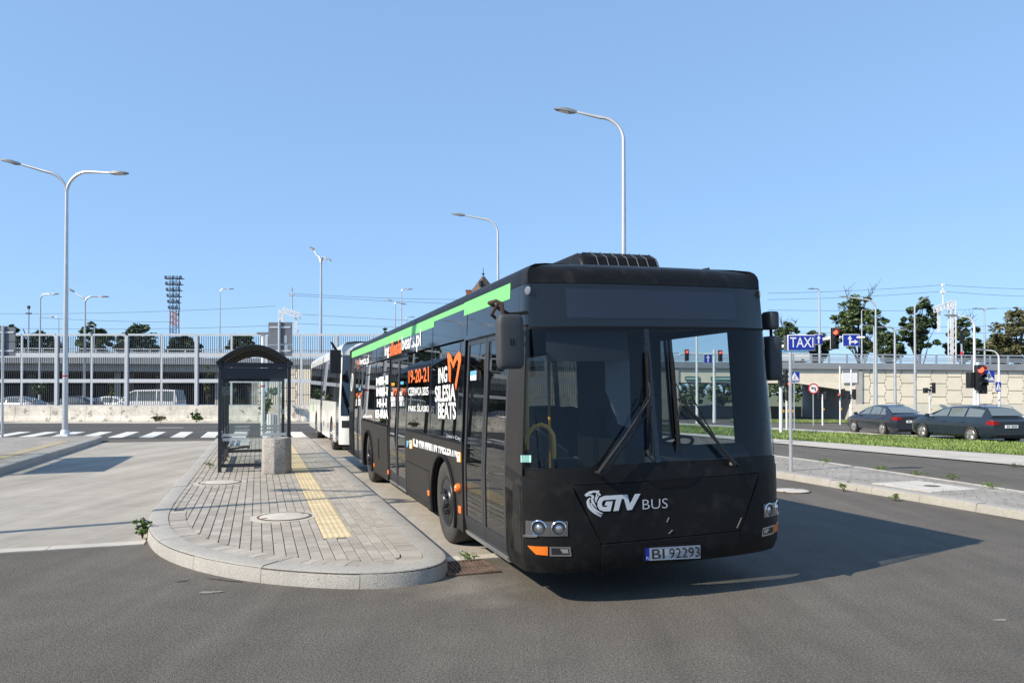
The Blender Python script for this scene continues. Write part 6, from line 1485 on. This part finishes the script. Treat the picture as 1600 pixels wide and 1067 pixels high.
wires = [((0, 490), (430, 478), 95), ((-20, 512), (440, 508), 92), ((440, 489), (1220, 515), 94), ((455, 505), (1000, 512), 96), ((450, 458), (760, 468), 98), ((452, 461), (900, 478), 97), ((1200, 458), (1475, 445), 90), ((1475, 445), (1640, 452), 91), ((1200, 468), (1474, 455), 92), ((1475, 455), (1640, 464), 93), ((1200, 484), (1640, 479), 94), ((1200, 510), (1640, 506), 95), ((1200, 518), (1640, 517), 96), ((60, 496), (270, 503), 97)]
WL = ['upper line from the left edge to the sign board gantry', 'lower line from the left edge to the sign board gantry', 'long sagging line from the left gantry to behind the bus', 'line just over the coach roof leaving the left gantry', 'topmost line leaving the thin mast over the left gantry', 'second line leaving the thin mast over the left gantry',
      'topmost line left of the right gantry mast', 'topmost line right of the right gantry mast', 'second line left of the right gantry mast', 'second line right of the right gantry mast', 'line crossing the tree tops at the level of the right gantry beam', 'upper of the two low lines among the right trees', 'lower of the two low lines among the right trees', 'short line left of the stadium floodlight mast']
for i, (a, b_, D) in enumerate(wires):
    p, q = at(a[0], D, py=a[1]), at(b_[0], D, py=b_[1]); pts = []
    for k in range(9):
        u = k/8; v = p+(q-p)*u; v.z -= .5*4*u*(1-u)*((q-p).length/60); pts.append(v)
    mb = MB(); mb.tube(pts, .022, 4, cap=False); o = mb.build('overhead_wire', M_WIRE)
    tag(o, WL[i], 'wire', 'overhead railway lines')
# stadium mast
M_MBL = mat('mast_blue', (.12, .22, .36), rough=.6); M_MRD = mat('mast_red', (.26, .11, .11), rough=.6); M_MDK = mat('flood_dark', (.05, .06, .09), rough=.6)
Dm = 240; p = at(272, Dm, z=0); t = thing('floodlight_mast', p, 0, 'tall blue and red stadium floodlight mast on the skyline', 'floodlight mast'); zt = CH-(434-HZ)/F*Dm
mb = MB(); lattice(mb, (0, 0, 0), (0, 0, zt*.60), 2.0, 14, .16); mb.build('tower', M_MBL, t)
mb = MB(); lattice(mb, (0, 0, zt*.60), (0, 0, zt*.72), 1.9, 5, .16); mb.build('red_section', M_MRD, t)
mb = MB(); lattice(mb, (0, 0, zt*.72), (0, 0, zt), 2.1, 8, .12); mb.build('head_frame', M_MBL, t)
for k in range(6):
    z = zt*.74+k*(zt*.26)/5.2; w = 1.7+.25*k
    mb = MB(); mb.box(-w, w, -1.0, .6, z, z+.18); o = mb.build('lamp_tier', M_MDK, t)
    for j in range(5):
        mb = MB(); mb.obox((-w+w*2*(j+.5)/5, -1.15, z+.55), (w*.26, .4, .7)); mb.build('floodlight', M_MBL if j % 2 else M_MDK, o)
# church spire
Dc = 170; p = at(755, Dc, z=0); t = thing('church_tower', p, R(35), 'brown church tower roof with finial behind the bus roof', 'church tower'); zz2 = lambda y: CH-(y-HZ)/F*Dc
M_TILE = mat('roof_tile', (.10, .075, .06), rough=.9, var=.2, vscale=2)
mb = MB(); mb.box(-1.9, 1.9, -1.9, 1.9, 0, zz2(458)); mb.build('tower', mat('church_brick', (.24, .12, .08), rough=.9, var=.2, vscale=1), t)
mb = MB(); z0, z1 = zz2(458), zz2(432); mb.add([(-2.4, -2.4, z0), (2.4, -2.4, z0), (2.4, 2.4, z0), (-2.4, 2.4, z0), (-.25, -.25, z1), (.25, -.25, z1), (.25, .25, z1), (-.25, .25, z1)], [(0, 3, 2, 1), (4, 5, 6, 7), (0, 1, 5, 4), (1, 2, 6, 5), (2, 3, 7, 6), (3, 0, 4, 7)]); rf_ = mb.build('roof', M_TILE, t, smooth_=False)
mb = MB(); mb.tube([(0, 0, z1), (0, 0, zz2(418))], [.12, .05], 8); mb.lathe([(.02, -.3), (.38, 0), (.02, .3)], (0, 0, zz2(428)), n=12); mb.build('finial', M_SIGB, rf_)
mb = MB(); mb.obox((-1.6, -1.6, zz2(445)), (.7, .7, 1.2)); mb.build('dormer', M_SIGB, rf_)
p = at(732, 150, z=0); t = thing('chimney', p, 0, 'red brick chimney top just above the bus roof', 'chimney'); mb = MB(); mb.box(-.5, .5, -.5, .5, 0, CH-(455-HZ)/F*150); mb.build('stack', mat('chimney_brick', (.3, .10, .07), rough=.9), t); mb = MB(); z = CH-(455-HZ)/F*150; mb.box(-.6, .6, -.6, .6, z, z+.25); mb.build('cap', M_MRD, t)
# vehicle on the viaduct
p = VMX @ Vector((vpx(1267), 4.0, 4.87)); t = thing('bridge_bus', p, VA, 'white and turquoise bus roof passing behind the viaduct railing', 'bus')
mb = MB(); mb.box(-3.0, 1.2, -.9, .9, .25, 1.15); mb.build('body', M_COACH, t, bevel=.1); mb = MB(); mb.box(-2.9, 1.1, -.85, .85, 1.15, 1.45); mb.build('roof', M_CYAN, t, bevel=.08)
for x in (-2.2, .4):
    for s_ in (-1, 1):
        mb = MB(); mb.lathe([(.001, -.1), (.26, -.1), (.26, .1), (.001, .1)], (x, s_*.8, .26), (0, s_, 0), 16); mb.build('wheel', M_TYRE, t)
